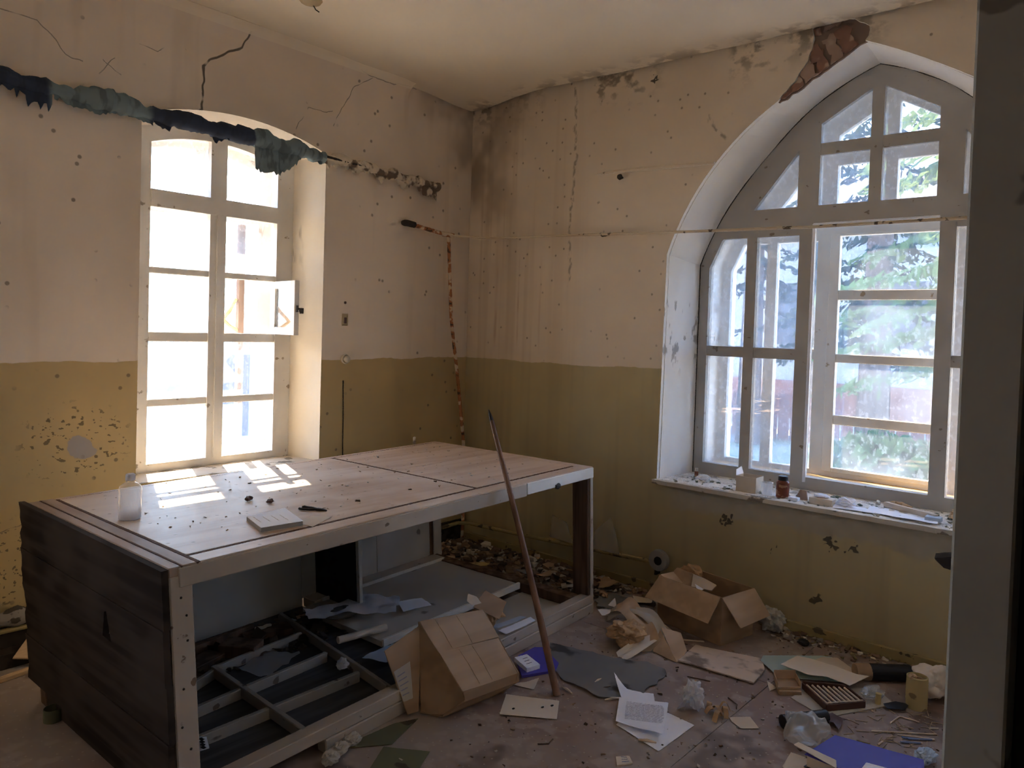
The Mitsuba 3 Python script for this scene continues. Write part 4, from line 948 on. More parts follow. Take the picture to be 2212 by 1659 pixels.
for k in range(3):
    a = np.array([-1.725, -2.545]) + k * np.array([-.013, -.010]); part(tg, 'print_mark', bar(a, a + np.array([.012 + .004 * k, -.016]) * 1.1, .005, .006, .0066), 'm_ink')
put('plastic_cup', crumple((-1.19, -2.565, 0), (.075, .085, .115), 52, 3, .75, 3.0), 'm_white_plastic', label='crumpled translucent white plastic cup on the floor right of the printed page', cat='cup')
put('torn_plastic', poly3([(-1.20, -2.53, .003), (-1.25, -2.515, .004), (-1.235, -2.545, .05), (-1.21, -2.55, .055)], .001), 'm_white_plastic', label='limp white plastic strip beside the crumpled cup', cat='plastic')
CURL = ['brown bark curl at the top of the cluster right of the crumpled cup', 'brown bark curl at the centre of the bark cluster', 'brown bark curl nearest the door post in the bark cluster', 'brown bark curl nearest the crumpled cup', 'longest brown bark curl, at the lower left of the bark cluster', 'brown bark curl just above the five-sided beige scrap']
for i, (x, y, a, l) in enumerate([(-1.13, -2.62, 20, .05), (-1.15, -2.66, 70, .06), (-1.11, -2.665, 130, .05), (-1.175, -2.645, -30, .055), (-1.20, -2.69, 5, .07), (-1.15, -2.70, 40, .05)]):
    c, s = math.cos(math.radians(a)), math.sin(math.radians(a))
    q = [np.array([x + c * l * (t - .5), y + s * l * (t - .5), .004 + .022 * math.sin(t * math.pi) * (1 + .4 * (i % 3))]) for t in np.linspace(0, 1, 7)]
    V = np.vstack([q, [p + np.array([-s * .02, c * .02, .003]) for p in q]]); F = [[k, k + 1, k + 8] for k in range(6)] + [[k, k + 8, k + 7] for k in range(6)]
    put('bark_curl', solidify(tm(V, F), .0015), 'm_kraft', label=CURL[len([k for k in scene if k.startswith('bark_curl')])], cat='bark', group='brown bark curls')
flat('beige_scrap', [(-1.153, -2.711), (-1.085, -2.772), (-1.151, -2.839), (-1.203, -2.785), (-1.18, -2.735)], 'm_paper_beige', 'five-sided beige paper scrap on the floor below the bark curls', 'paper', seed=12)
lin = ragged([(-1.098, -1.728), (-1.053, -1.873), (-1.013, -2.062), (-0.946, -2.211), (-0.939, -2.298), (-1.004, -2.328), (-1.106, -2.325), (-1.216, -2.337), (-1.30, -2.32), (-1.394, -2.215), (-1.371, -2.029), (-1.355, -1.972), (-1.224, -1.829)], .006, .04, 2)
put('linoleum_sheet', sheet(lin, .001, .012, 13, .003, .03, 6), 'm_lino', label='large torn sheet of grey linoleum on the floor right of the stick', cat='linoleum')
put('linoleum_strip', sheet(ragged([(-.291, -1.456), (-.261, -1.546), (-.205, -1.808), (-.39, -1.899), (-.433, -1.778), (-.502, -1.601)], .006, .04, 4), .001, .02, 14, .003, .03, 6), 'm_lino', label='grey linoleum strip behind the dark bench leg', cat='linoleum')
put('linoleum_tile', sheet([(-2.294, -1.852), (-2.197, -2.003), (-2.325, -2.069), (-2.46, -1.951)], .001, .003, 15, .003, .04), 'm_lino_green', label='olive green linoleum square at the bottom edge of the picture', cat='linoleum')
put('linoleum_tile', sheet([(-2.353, -1.742), (-2.156, -1.75), (-2.063, -1.79), (-2.26, -1.861), (-2.403, -1.752)], .001, .003, 16, .003, .04), 'm_lino_green', label='olive green linoleum piece beside the front rail', cat='linoleum')
bs = thing('small_blue_folder', 'small blue folder half under the bench rail beside the tilted carton', 'folder')
part(bs, 'cover', extr(Polygon([(-1.333, -1.705), (-1.20, -1.70), (-1.17, -1.734), (-1.259, -1.896), (-1.33, -1.931), (-1.487, -1.857), (-1.40, -1.757)]), .002, .014, 'xy'), 'm_blue')
lb = thing('white_packet', 'small white printed packet lying on the small blue folder', 'packet')
lbp = [(-1.398, -1.736), (-1.328, -1.755), (-1.372, -1.871), (-1.447, -1.854)]
part(lb, 'packet', extr(Polygon(lbp), .0145, .034, 'xy'), 'm_paper')
for k in range(3):
    a = np.array([-1.385, -1.775]) + k * np.array([-.014, -.024]); part(lb, 'print_mark', bar(a, a + np.array([.03, -.006]), .006, .034, .0345), 'm_ink')
flat('beige_sheet', [(-1.57, -1.854), (-1.50, -1.90), (-1.431, -1.915), (-1.538, -1.969)], 'm_paper_beige', 'beige paper corner under the right end of the tilted carton', 'paper', seed=17)

# crumpled wrapping paper heap between the bench and the open carton
put('kraft_paper', crumple((-.82, -2.0, 0), (.19, .17, .12), 61, 4, .55, 1.8), 'm_kraft', label='crumpled ball of brown kraft paper in front of the dark bench leg', cat='paper')
def curved(p0, p1, wdir, width, height, name, mt, label, seed, n=14, cat='paper', twist=0.0):
    p0, p1, wdir = np.array(p0, float), np.array(p1, float), np.array(wdir, float); V = []
    for i in range(n):
        t = i / (n - 1); c = p0 + (p1 - p0) * t + np.array([0, 0, height * math.sin(math.pi * t) * (1 + .15 * math.sin(7 * t + seed))])
        wv = wdir + np.array([0, 0, twist * math.sin(2 * math.pi * t + seed)])
        for s in np.linspace(-.5, .5, 5):
            V.append(c + wv * width * s * (1 - .25 * abs(2 * t - 1)) + np.array([0, 0, .01 * math.sin(9 * s + 3 * t + seed)]))
    V = np.array(V); V[:, 2] = np.maximum(V[:, 2], .001); F = []
    for i in range(n - 1):
        for j in range(4):
            a = i * 5 + j; F += [[a, a + 5, a + 6], [a, a + 6, a + 1]]
    put(name, solidify(tm(V, F), .0015), mt, smooth=50, label=label, cat=cat)
curved((-.52, -1.72, .03), (-.80, -2.13, .005), (.6, -.45, .25), .17, .11, 'kraft_sheet', 'm_cardboard', 'arched brown sheet curving over the crumpled kraft paper', 1.0, twist=.4)
curved((-.60, -1.74, .02), (-.69, -2.17, .004), (.9, .1, .35), .09, .12, 'grey_sheet', 'm_paper_grey', 'pale curved sheet standing behind the kraft paper', 2.0, twist=.5)
curved((-.98, -2.06, .004), (-.66, -2.13, .05), (.2, .6, .1), .12, .012, 'pale_liner', 'm_paper_cream', 'pale curled liner in front of the kraft paper', 3.0)
put('folded_card', cat_(poly3([(-.687, -2.114, .075), (-.62, -2.20, .072), (-.70, -2.27, .004), (-.834, -2.297, .003)], .003), poly3([(-.687, -2.114, .075), (-.834, -2.297, .003), (-.80, -2.14, .003)], .003)), 'm_cardboard', label='bent cardboard flap standing like a tent left of the dirty board', cat='cardboard')
curved((-.66, -2.03, .004), (-.53, -2.12, .004), (.75, .66, 0), .15, .035, 'rolled_scrap', 'm_paper_beige', 'rolled beige paper lying in front of the open carton', 4.0)
flat('white_offcut', [(-.522, -1.616), (-.402, -1.654), (-.443, -1.693), (-.54, -1.731), (-.58, -1.685)], 'm_paper', 'bent white paper scrap at the foot of the dark bench leg', 'paper', seed=18, lift=lambda x, y: .05 * np.clip((x + .47) / .07, 0, 1))
flat('small_card', [(-.248, -1.68), (-.216, -1.796), (-.271, -1.822), (-.337, -1.747)], 'm_paper_cream', 'small pale card on the floor left of the open carton', 'card', z=.03, seed=19, th=.002)
put('dirty_board', cat_(sheet([(-.818, -2.291), (-.585, -2.264), (-.502, -2.582), (-.622, -2.643), (-.786, -2.66)], .001, .008, 20, .006, .03, 5)), 'm_dirty_board', label='large stained whitish board lying in front of the open carton', cat='board')
put('wood_sliver', bar((-.56, -2.18), (-.50, -2.27), .012, .001, .006), 'm_paper_beige', label='thin pale sliver at the front foot of the open carton', cat='sliver')

# the heap at the right
flat('teal_sheet', [(-.531, -2.585), (-.469, -2.573), (-.262, -2.786), (-.245, -2.831), (-.352, -2.991), (-.472, -2.976), (-.59, -2.796), (-.62, -2.689)], 'm_teal', 'pale blue-green plastic folder at the bottom of the right heap', 'folder', z=.006, seed=21, th=.003, amp=.010)
flat('beige_page', [(-.38, -2.78), (-.29, -2.80), (-.25, -2.86), (-.35, -2.985), (-.42, -2.93)], 'm_paper_beige', 'beige page lying across the blue-green folder', 'paper', z=.019, seed=22)
flat('white_page', [(-.567, -2.698), (-.414, -2.721), (-.404, -2.798), (-.402, -2.896), (-.421, -3.001), (-.40, -3.05), (-.568, -3.013), (-.542, -2.908), (-.583, -2.837), (-.573, -2.77)], 'm_paper_cream', 'broken white page on top of the right heap', 'paper', z=.034, seed=23, amp=.01, th=.0015)
tbx = thing('open_tray', 'small open brown cardboard tray at the left of the right heap', 'tray')
tp = [np.array(p) for p in [(-.70, -2.718), (-.629, -2.791), (-.71, -2.846), (-.79, -2.772)]]
part(tbx, 'tray_bottom', extr(Polygon(tp), .018, .021, 'xy'), 'm_cardboard_dark')
for i in range(4):
    a, b_ = tp[i], tp[(i + 1) % 4]; part(tbx, 'tray_wall', bar(a, b_, .003, .021, .062 if i == 0 else .05 if i in (1, 3) else .03), 'm_cardboard')
put('flat_carton', extr(Polygon([(-.735, -2.740), (-.665, -2.815), (-.735, -2.86), (-.80, -2.785)]), .0, .0175, 'xy'), 'm_cardboard_dark', label='flat brown carton under the small open tray', cat='carton')
flat('triangular_scrap', [(-.747, -2.711), (-.70, -2.686), (-.744, -2.751), (-.80, -2.74)], 'm_paper_cream', 'triangular cream scrap beside the small open tray', 'paper', seed=24)
rk = thing('slatted_tray', 'dark brown plastic tray with pale slats in the right heap', 'tray')
R4 = [np.array(p) for p in [(-.67, -2.839), (-.563, -2.998), (-.655, -3.105), (-.809, -2.992)]]
q4 = lambda s, t: (1 - t) * ((1 - s) * R4[0] + s * R4[1]) + t * ((1 - s) * R4[3] + s * R4[2])
part(rk, 'tray_base', extr(Polygon(R4), .004, .014, 'xy'), 'm_brown_plastic')
for i in range(4):
    part(rk, 'tray_rim', bar(R4[i], R4[(i + 1) % 4], .007, .004, .040 if i == 0 else .034), 'm_brown_plastic')
for k in range(8):
    s = .07 + k * .122
    part(rk, 'slat', bar(q4(s, .05), q4(s, .93), .0085, .022, .032), 'm_slat')
part(rk, 'front_lip', bar(q4(0.03, .955), q4(.97, .955), .006, .033, .037), 'm_slat')
flat('pale_board', [(-.793, -2.834), (-.848, -2.963), (-.829, -3.026), (-.529, -3.191), (-.419, -3.088), (-.661, -2.842)], 'm_paper_grey', 'pale grey board under the slatted tray', 'board', z=.0005, seed=25, th=.0025, amp=.002)
put('cellophane', crumple((-.53, -3.10, .004), (.12, .09, .04), 71, 3, .6), 'm_polythene', label='crumpled cellophane at the right end of the slatted tray', cat='cellophane')
put('amber_vial', tube([(-.575, -3.135, .004), (-.575, -3.137, .05)], .012, 12), 'm_yellow', label='small yellowish vial standing at the corner of the slatted tray', cat='vial')
dc = np.array([-.353, -3.024]); dt_ = np.array([.117, -.134]); dtu = dt_ / np.linalg.norm(dt_)
rl = thing('dark_roll', 'dark cardboard roll lying behind the right heap by the wall', 'roll')
part(rl, 'roll', tube([(*(dc + (0.0, .0)), .038), (*(dc + dt_ * 1.15), .038)], .038, 20), 'm_black_plastic', smooth=40)
part(rl, 'brown_end', tube([(*(dc - dtu * .055), .038), (*(dc + dtu * .012), .038)], [.036, .0388], 20), 'm_cardboard_dark', smooth=40, label='brown left end')
yr = thing('yellow_roll', 'standing roll of yellowed paper near the door post', 'roll')
part(yr, 'outer_wrap', lathe([(.037, 0), (.043, 0), (.044, .06), (.043, .136), (.037, .139), (.034, .13), (.034, .06)], (-.478, -3.266, 0), 22), 'm_yellow', smooth=50)
part(yr, 'core', lathe([(0, .04), (.028, .04), (.029, .125), (.021, .126), (.019, .09), (0, .088)], (-.478, -3.266, 0), 18), 'm_kraft', smooth=50)
part(yr, 'torn_edge', crumple((-.50, -3.25, .128), (.05, .03, .02), 73, 2, .6), 'm_kraft')
put('yellow_bag', crumple((-.34, -3.31, 0), (.20, .16, .15), 75, 4, .42, 1.6), 'm_paper_cream', smooth=60, label='limp yellowish bag slumped beside the standing yellow roll', cat='bag')
tbk = thing('black_tube', 'black cardboard tube lying in front of the slatted tray', 'tube')
c0 = np.array([-1.075, -2.905, .027]); c1 = np.array([-.90, -3.02, .027])
part(tbk, 'tube', tube([c0, c1], .027, 20), 'm_black_plastic', smooth=40)
part(tbk, 'hollow_end', tube([c0 + (c0 - c1) / np.linalg.norm(c0 - c1) * .001, c0 + (c1 - c0) * .02], .021, 16), 'm_black')
flat('wet_rag', [(-.95, -2.98), (-.85, -3.0), (-.83, -3.08), (-.92, -3.09)], 'm_brown_plastic', 'dark brown rag at the end of the black tube', 'rag', seed=26, amp=.03, rag_=.008)
bg_m = sheet(ragged([(-1.218, -2.965), (-1.231, -3.047), (-1.10, -3.10), (-1.024, -3.088), (-.955, -2.985), (-1.04, -2.90), (-1.10, -2.925)], .005, .03, 6), .004, .075, 27, .0008, .016, 22, lambda x, y: .05 * np.exp(-((x + 1.06) ** 2 + (y + 2.975) ** 2) / .0028))
put('polythene_bag', bg_m, 'm_polythene', smooth=60, label='clear crumpled polythene bag lying over the black tube', cat='bag')
bf = thing('large_blue_folder', 'large blue folder at the bottom right corner', 'folder')
FB = [(-1.30, -3.075), (-1.078, -3.113), (-1.024, -3.414), (-1.16, -3.45), (-1.31, -3.33)]
part(bf, 'cover', sheet(FB, .046, .004, 28, .003, .04), 'm_blue')
part(bf, 'pages', extr(Polygon(FB).buffer(-.006), .006, .044, 'xy'), 'm_paper_cream', label='cream page block')
part(bf, 'back_cover', extr(Polygon(FB).buffer(.001), .002, .0055, 'xy'), 'm_black_plastic')
part(bf, 'spine_label', sheet([(-1.262, -3.263), (-1.202, -3.264), (-1.188, -3.331), (-1.248, -3.333)], .0535, .002, 28, .0006, .02), 'm_paper', label='white label')
flat('cream_sheet', [(-1.351, -3.013), (-1.232, -3.0), (-1.226, -3.09), (-1.297, -3.185), (-1.404, -3.073)], 'm_paper_cream', 'cream sheet sticking out left of the large blue folder', 'paper', z=.0005, seed=29, amp=.001)
put('cover_strip', sheet([(-1.275, -3.025), (-1.246, -3.032), (-1.275, -3.18), (-1.33, -3.20)], .055, .004, 30, .002, .03), 'm_paper_cream', label='narrow cream strip along the left side of the large blue folder', cat='paper')
sticks = [((-.721, -3.224), (-.63, -3.237), 'm_slat'), ((-.63, -3.237), (-.625, -3.311), 'm_slat'), ((-.845, -3.184), (-.684, -3.388), 'm_slat'), ((-.8, -3.271), (-.734, -3.391), 'm_slat'), ((-.939, -3.234), (-.899, -3.242), 'm_slat'), ((-.653, -3.354), (-.625, -3.383), 'm_slat')]
st_l = ['short white stick forming the left half of a broken angle', 'short white stick forming the right half of a broken angle', 'longest thin white stick on the floor by the door post', 'white stick lying beside the blue pens', 'tiny white stick alone above the large blue folder', 'tiny white stick close to the door post']
for (a, b_, mt), t in zip(sticks, st_l):
    put('white_stick', tube([(*a, .004), (*((np.array(a) + b_) / 2), .005), (*b_, .004)], .0032, 6), mt, label=t, cat='stick')
for (a, b_), t in zip([((-.81, -3.29), (-.78, -3.344)), ((-.853, -3.296), (-.805, -3.357)), ((-.806, -3.311), (-.745, -3.385))], ['blue pen, the left one of the upper two by the door post', 'blue pen lying nearest the large blue folder', 'blue pen, the longest of the three by the door post']):
    n_ = thing('blue_pen', t, 'pen'); a, b_ = np.array(a), np.array(b_)
    part(n_, 'barrel', tube([(*a, .0045), (*b_, .0045)], .0043, 8), 'm_pen_blue'); part(n_, 'tip', tube([(*b_, .0045), (*(b_ + (b_ - a) * .12), .0045)], [.004, .001], 8), 'm_slat')
put('blue_wrapper', crumple((-.95, -3.405, 0), (.11, .07, .05), 81, 3, .6), 'm_light_blue', label='crumpled light blue wrapper beside the large blue folder', cat='wrapper')
flat('black_film', [(-.581, -3.158), (-.516, -3.192), (-.499, -3.243), (-.574, -3.244), (-.609, -3.182)], 'm_black_plastic', 'flat black film in front of the yellow roll', 'film', seed=32, amp=.02)
tw_l = ['bent twig on the bare floor right of the small printed card', 'thin twig on the floor above the bark curls', 'dark twig lying left of the printed page', 'short dark twig below the dirty board']
for (pts, t) in zip([[(-1.87, -2.26, .003), (-1.84, -2.29, .004), (-1.80, -2.28, .003)], [(-.99, -2.63, .003), (-1.03, -2.69, .006), (-1.06, -2.70, .003)], [(-1.33, -2.16, .003), (-1.30, -2.20, .012), (-1.25, -2.21, .003)], [(-.93, -2.40, .003), (-.91, -2.47, .004), (-.90, -2.50, .003)]], tw_l):
    put('twig', tube(pts, .0025, 5), 'm_dark_wood', label=t, cat='twig')
chip_l = [((-1.27, -2.13), 'thin pale wood chip at the foot of the stick'), ((-1.44, -2.08), 'white root-like chip right of the stick foot'), ((-1.37, -2.27), 'curled pale chip left of the curled white sheet'), ((-1.41, -2.00), 'knobbly pale chip left of the stick foot'), ((-1.56, -2.56), 'short pale splinter above the small printed card'), ((-.98, -2.46), 'orange-brown wood chip left of the crumpled cup')]
for i, ((x, y), t) in enumerate(chip_l):
    a = i * 1.3; d_ = np.array([math.cos(a), math.sin(a)]) * .035
    put('wood_chip', tube([(x - d_[0], y - d_[1], .006), (x, y, .010), (x + d_[0], y + d_[1], .006)], [.004, .006, .003], 6), 'm_kraft' if i == 5 else 'm_slat', label=t, cat='wood chip')
for i, (x, y, t) in enumerate([(-2.50, -1.80, 'left lump of grey paper at the broken lower rail'), (-2.44, -1.775, 'middle lump of pale paper at the broken lower rail'), (-2.37, -1.755, 'right wisp of pale paper under the front rail')]):
    put('paper_lump', crumple((x, y, 0), (.07, .05, .045), 90 + i, 3, .6), 'm_paper_grey', label=t, cat='paper')

# ------------------------------------------------------------------ things lying in and on the bottom of the workbench
bp = thing('blister_pack', 'white pill blister pack on the lattice beside the front left post', 'blister pack')
B4 = [np.array(p) for p in [(-2.86, -1.475), (-2.805, -1.482), (-2.835, -1.56), (-2.89, -1.55)]]
qb = lambda s, t: (1 - t) * ((1 - s) * B4[0] + s * B4[1]) + t * ((1 - s) * B4[3] + s * B4[2])
part(bp, 'card', extr(Polygon(B4), .103, .105, 'xy'), 'm_paper')
for i in range(4):
    for j in range(2):
        c = qb(.16 + .5 * j, .14 + .24 * i); part(bp, 'pocket', xf(bx(-.009, .009, -.006, .006, 0, .003, .002), rotm([0, 0, 1], 100), (*c, .105)), 'm_black_plastic')
put('tissue', crumple((-2.13, -1.37, .09), (.055, .05, .045), 101, 3, .6), 'm_white_plastic', label='crumpled white tissue on the front lattice bar', cat='tissue')
put('plastic_sheet', sheet(ragged([(-1.93, -.78), (-1.60, -.80), (-1.45, -.98), (-1.62, -1.12), (-1.80, -1.02), (-2.0, -.92)], .01, .04, 9), .108, .09, 33, .001, .03, 6), 'm_white_plastic', label='bluish white plastic sheet crumpled in the middle of the bench bottom', cat='plastic')
put('grey_tin', crumple((-1.78, -.90, .105), (.20, .12, .05), 103, 3, .25, 1.2), 'm_lino', smooth=50, label='flattened dark grey lump lying on the plastic sheet', cat='lump')
put('white_sheet', sheet([(-1.50, -1.0), (-1.36, -1.04), (-1.40, -1.16), (-1.56, -1.12)], .125, .02, 34, .001, .025), 'm_paper', label='white sheet lying at the front of the grey shelf', cat='paper')
put('paper_roll', tube([(-2.0, -1.165, .125), (-1.75, -1.21, .13)], [.017, .017], 12), 'm_paper_cream', smooth=40, label='white paper roll lying left of the tilted carton', cat='roll')
put('blue_film', sheet([(-1.98, -1.32), (-1.78, -1.30), (-1.74, -1.42), (-1.95, -1.45)], .06, .05, 35, .001, .03), 'm_light_blue', label='pale blue film under the open left flap of the tilted carton', cat='film')
put('clear_film', sheet(ragged([(-2.42, -1.02), (-2.22, -.97), (-2.15, -1.10), (-2.40, -1.17)], .008, .03, 10), .06, .05, 36, .001, .025), 'm_polythene', label='crumpled clear film in the back lattice compartment', cat='film')
db_l = ['dark plank lying flat behind the lattice at the left', 'second dark plank behind the lattice', 'short dark block standing in the middle behind the lattice', 'flat dark board behind the lattice near the dark divider', 'thin dark lath along the grey back panel']
for i, ((a, b_, wd, z0, z1), t) in enumerate(zip([((-2.78, -.92), (-2.40, -.80), .10, .0585, .085), ((-2.80, -1.06), (-2.55, -.96), .09, .0585, .08), ((-2.36, -.78), (-2.26, -.92), .11, .0585, .115), ((-2.22, -.70), (-2.0, -.78), .11, .0585, .092), ((-2.75, -.76), (-2.15, -.68), .03, .0585, .11)], db_l)):
    put('dark_plank', bar(a, b_, wd, z0, z1), 'm_dark_wood', label=t, cat='plank')
for i, (x, y, z, t, mt) in enumerate([(-2.62, -.90, .086, 'small yellowish tag on the left dark plank', 'm_paper_beige'), (-2.12, -.73, .093, 'pale torn tag on the flat dark board', 'm_paper_beige'), (-1.95, -.68, .0595, 'white scrap behind the end of the long lattice bar', 'm_paper'), (-1.86, -.66, .0595, 'brownish white roll of paper beside the dark divider', 'm_paper_beige')]):
    put('paper_tag', sheet(ragged([(x - .045, y - .02), (x + .045, y - .01), (x + .04, y + .025), (x - .04, y + .02)], .004, .02, 40 + i), z, .012, 50 + i, .001, .015), mt, label=t, cat='paper')
stuff('bench_rubbish', chips(260, lambda r: (r.uniform(-2.85, -1.75), r.uniform(-1.0, -.62)), (.012, .06), 6, [(.09, .07, .05), (.06, .05, .045), (.15, .12, .09), (.05, .04, .03)], .0585), 'dark rubbish heaped at the back of the left bench compartment')
put('brown_scrap', poly3([(-1.47, -1.52, .235), (-1.36, -1.50, .29), (-1.27, -1.56, .22), (-1.36, -1.60, .17)], .004), 'm_cardboard_dark', label='dark brown torn cardboard behind the upper edge of the tilted carton', cat='cardboard')
put('kraft_scrap', crumple((-1.33, -1.50, .106), (.15, .12, .12), 105, 3, .7), 'm_kraft', label='crumpled orange-brown paper right of the tilted carton', cat='paper')
put('pale_scrap', poly3([(-1.555, -1.55, .30), (-1.55, -1.57, .335), (-1.50, -1.57, .31), (-1.475, -1.575, .275), (-1.53, -1.58, .275)], .003), 'm_paper_cream', label='small torn cream scrap at the top corner of the tilted carton', cat='paper')
put('paper_strip', sheet([(-1.365, -1.60), (-1.116, -1.60), (-1.135, -1.65), (-1.378, -1.66)], .108, .015, 37, .001, .02), 'm_paper', label='white paper strip lying on the front bench rail', cat='paper')
put('blue_strip', sheet([(-1.36, -1.53), (-1.14, -1.55), (-1.13, -1.585), (-1.34, -1.58)], .10, .025, 38, .001, .02), 'm_light_blue', label='greyish blue paper strip behind the white strip on the bench rail', cat='paper')

# ------------------------------------------------------------------ heaps along the walls
mound = lambda x, y: .10 * math.exp(-((x + .33) / .22) ** 2 - ((y + .95) / .5) ** 2)
stuff('plaster_rubble', chips(900, lambda r: (r.uniform(-.72, -.03), r.uniform(-1.55, -.05)), (.012, .055), 8, DEB + [(.13, .10, .08), (.08, .07, .06), (.2, .14, .09)], 0, .5, mound), 'heap of plaster rubble and rubbish behind the workbench in the corner')
stuff('floor_crumbs', chips(1100, lambda r: (r.uniform(-3.0, -.05), r.uniform(-3.6, -1.7)), (.003, .014), 9, [(c0 * .75, c1 * .72, c2 * .7) for c0, c1, c2 in DEB]), 'crumbs of plaster and dirt scattered over the floor')
stuff('skirting_rubble', chips(420, lambda r: (-abs(r.normal(0, .09)) - .025, r.uniform(-3.7, -1.5)), (.008, .035), 10, DEB + [(.25, .2, .1)], 0, .5), 'plaster crumbs gathered along the foot of the right wall')
stuff('straw', (lambda L: (cat_(*[l for l in L]), np.tile([[.42, .33, .24]], (sum(len(l.vertices) for l in L), 1))))([bar((x, y), (x + .05 * math.cos(a), y + .05 * math.sin(a)), .003, .001, .004) for x, y, a in np.c_[np.random.default_rng(3).uniform(-.95, -.5, 70), np.random.default_rng(4).uniform(-3.42, -3.12, 70), np.random.default_rng(5).uniform(0, 3.1, 70)]]), 'pale straw-like splinters strewn by the door post')
sc_l = ['yellow paper scrap on the rubble behind the bench', 'tan cardboard scrap on the rubble behind the bench rail', 'dark bluish scrap on the rubble under the stick', 'creamy curled scrap at the rubble edge beside the bench rail', 'orange-brown scrap on the floor behind the dark bench leg']
for i, ((x, y, z, w_, h_, mt), t) in enumerate(zip([(-.56, -.72, .05, .12, .07, 'm_yellow'), (-.45, -1.18, .07, .13, .08, 'm_cardboard'), (-.50, -1.05, .07, .10, .07, 'm_lino'), (-.56, -1.33, .03, .09, .03, 'm_paper_cream'), (-.22, -1.46, .03, .16, .10, 'm_cardboard_dark')], sc_l)):
    put('rubble_scrap', sheet(ragged([(x - w_ / 2, y - h_ / 2), (x + w_ / 2, y - h_ / 2), (x + w_ / 2, y + h_ / 2), (x - w_ / 2, y + h_ / 2)], .01, .03, 60 + i), z, .04, 70 + i, .002, .02), mt, label=t, cat='paper')
put('net_bag', crumple((-.10, -2.47, 0), (.13, .14, .13), 111, 3, .55, 3.0), 'm_paper_grey', label='crumpled grey netting behind the open carton by the wall', cat='netting')
put('soot_lump', crumple((-.16, -2.66, 0), (.06, .06, .03), 112, 2, .4), 'm_black_plastic', label='black lump on the floor by the skirting right of the open carton', cat='lump')
pl_ = thing('wood_offcut', 'sunlit plywood offcut leaning on the skirting left of the workbench', 'wood offcut')
part(pl_, 'board', poly3([(-3.03, -.16, .05), (-2.94, -.20, .035), (-2.84, -.20, .05), (-2.845, -.10, .14), (-2.95, -.11, .12)], .012), 'm_pale_wood')
put('wood_block', bar((-3.4, -.12), (-2.90, -.10), .08, .0, .07), 'm_dark_plank', label='dark wooden block on the floor below the lagged pipe', cat='block')
put('broken_lath', bar((-3.2, -.28), (-2.86, -.22), .03, .0, .02), 'm_pale_wood', label='broken lath on the floor at the left edge of the picture', cat='lath')
tc = thing('tin_lid', 'dark round tin standing on the shadowed floor left of the workbench', 'tin')
part(tc, 'wall', lathe([(.030, 0), (.034, 0), (.034, .05), (.032, .05), (.030, .004)], (-3.065, -.765, 0), 20), 'm_lino_green', smooth=40)
part(tc, 'bottom', lathe([(0, .001), (.030, .001), (.030, .004), (0, .004)], (-3.065, -.765, 0), 20), 'm_lino_green')

# ------------------------------------------------------------------ things on the sill of the pointed window
ZS = .70
sv = thing('small_vial', 'small brown vial with a pale cap at the left end of the sill', 'bottle')
part(sv, 'body', lathe([(0, 0), (.011, 0), (.012, .003), (.012, .03), (.008, .036), (0, .036)], (.27, -1.80, ZS), 14), 'm_jar_red', smooth=40)
part(sv, 'cap', lathe([(0, .034), (.011, .034), (.011, .052), (.008, .054), (0, .054)], (.27, -1.80, ZS), 14), 'm_porcelain', smooth=40)
put('sill_paper', crumple((.17, -1.90, ZS), (.05, .08, .035), 121, 3, .6), 'm_paper', label='torn white paper beside the small vial on the sill', cat='paper')
bxp = thing('small_carton', 'small pale brown open carton on the sill', 'carton')
for (x0, x1, y0, y1) in ((.045, .049, -2.285, -2.165), (.15, .154, -2.285, -2.165), (.049, .15, -2.169, -2.165), (.049, .15, -2.285, -2.281)):
    part(bxp, 'side', bx(x0, x1, y0, y1, ZS, ZS + .09, .001), 'm_paper_beige')
part(bxp, 'flap', poly3([(.047, -2.165, ZS + .09), (.15, -2.165, ZS + .09), (.15, -2.15, ZS + .13), (.07, -2.155, ZS + .12)], .002), 'm_paper')
put('glass_tumbler', lathe([(0, 0), (.03, 0), (.034, .07), (.031, .07), (.028, .005), (0, .005)], (.085, -2.335, ZS), 18), 'm_milky', smooth=40, label='cloudy tumbler between the carton and the brown jar on the sill', cat='tumbler')
jr = thing('brown_jar', 'reddish brown jar with a black lid on the sill', 'jar')
part(jr, 'body', lathe([(0, 0), (.033, 0), (.036, .004), (.036, .082), (.032, .092), (.024, .098), (0, .098)], (.085, -2.425, ZS), 24), 'm_jar_red', smooth=40)
part(jr, 'lid', lathe([(0, .096), (.027, .096), (.027, .118), (.025, .12), (0, .12)], (.085, -2.425, ZS), 24), 'm_black_plastic', smooth=40)
put('match_box', bx(.03, .07, -2.53, -2.475, ZS, ZS + .018), 'm_paper', label='small white matchbox right of the brown jar', cat='matchbox')
put('folded_packet', poly3([(.10, -2.49, ZS), (.10, -2.56, ZS), (.12, -2.545, ZS + .05), (.12, -2.51, ZS + .052)], .012), 'm_brick_pale', label='reddish folded packet leaning behind the matchbox', cat='packet')
sb = thing('cream_box', 'flat cream box lying on the sill right of the matchbox', 'box')
part(sb, 'box', bx(.045, .125, -2.71, -2.585, ZS, ZS + .035), 'm_paper_cream')
part(sb, 'lid_paper', crumple((.085, -2.64, ZS + .034), (.06, .08, .018), 123, 3, .5), 'm_paper')
put('crumpled_paper', crumple((.10, -2.765, ZS), (.08, .10, .05), 124, 3, .6), 'm_paper', label='crumpled white paper right of the flat cream box on the sill', cat='paper')
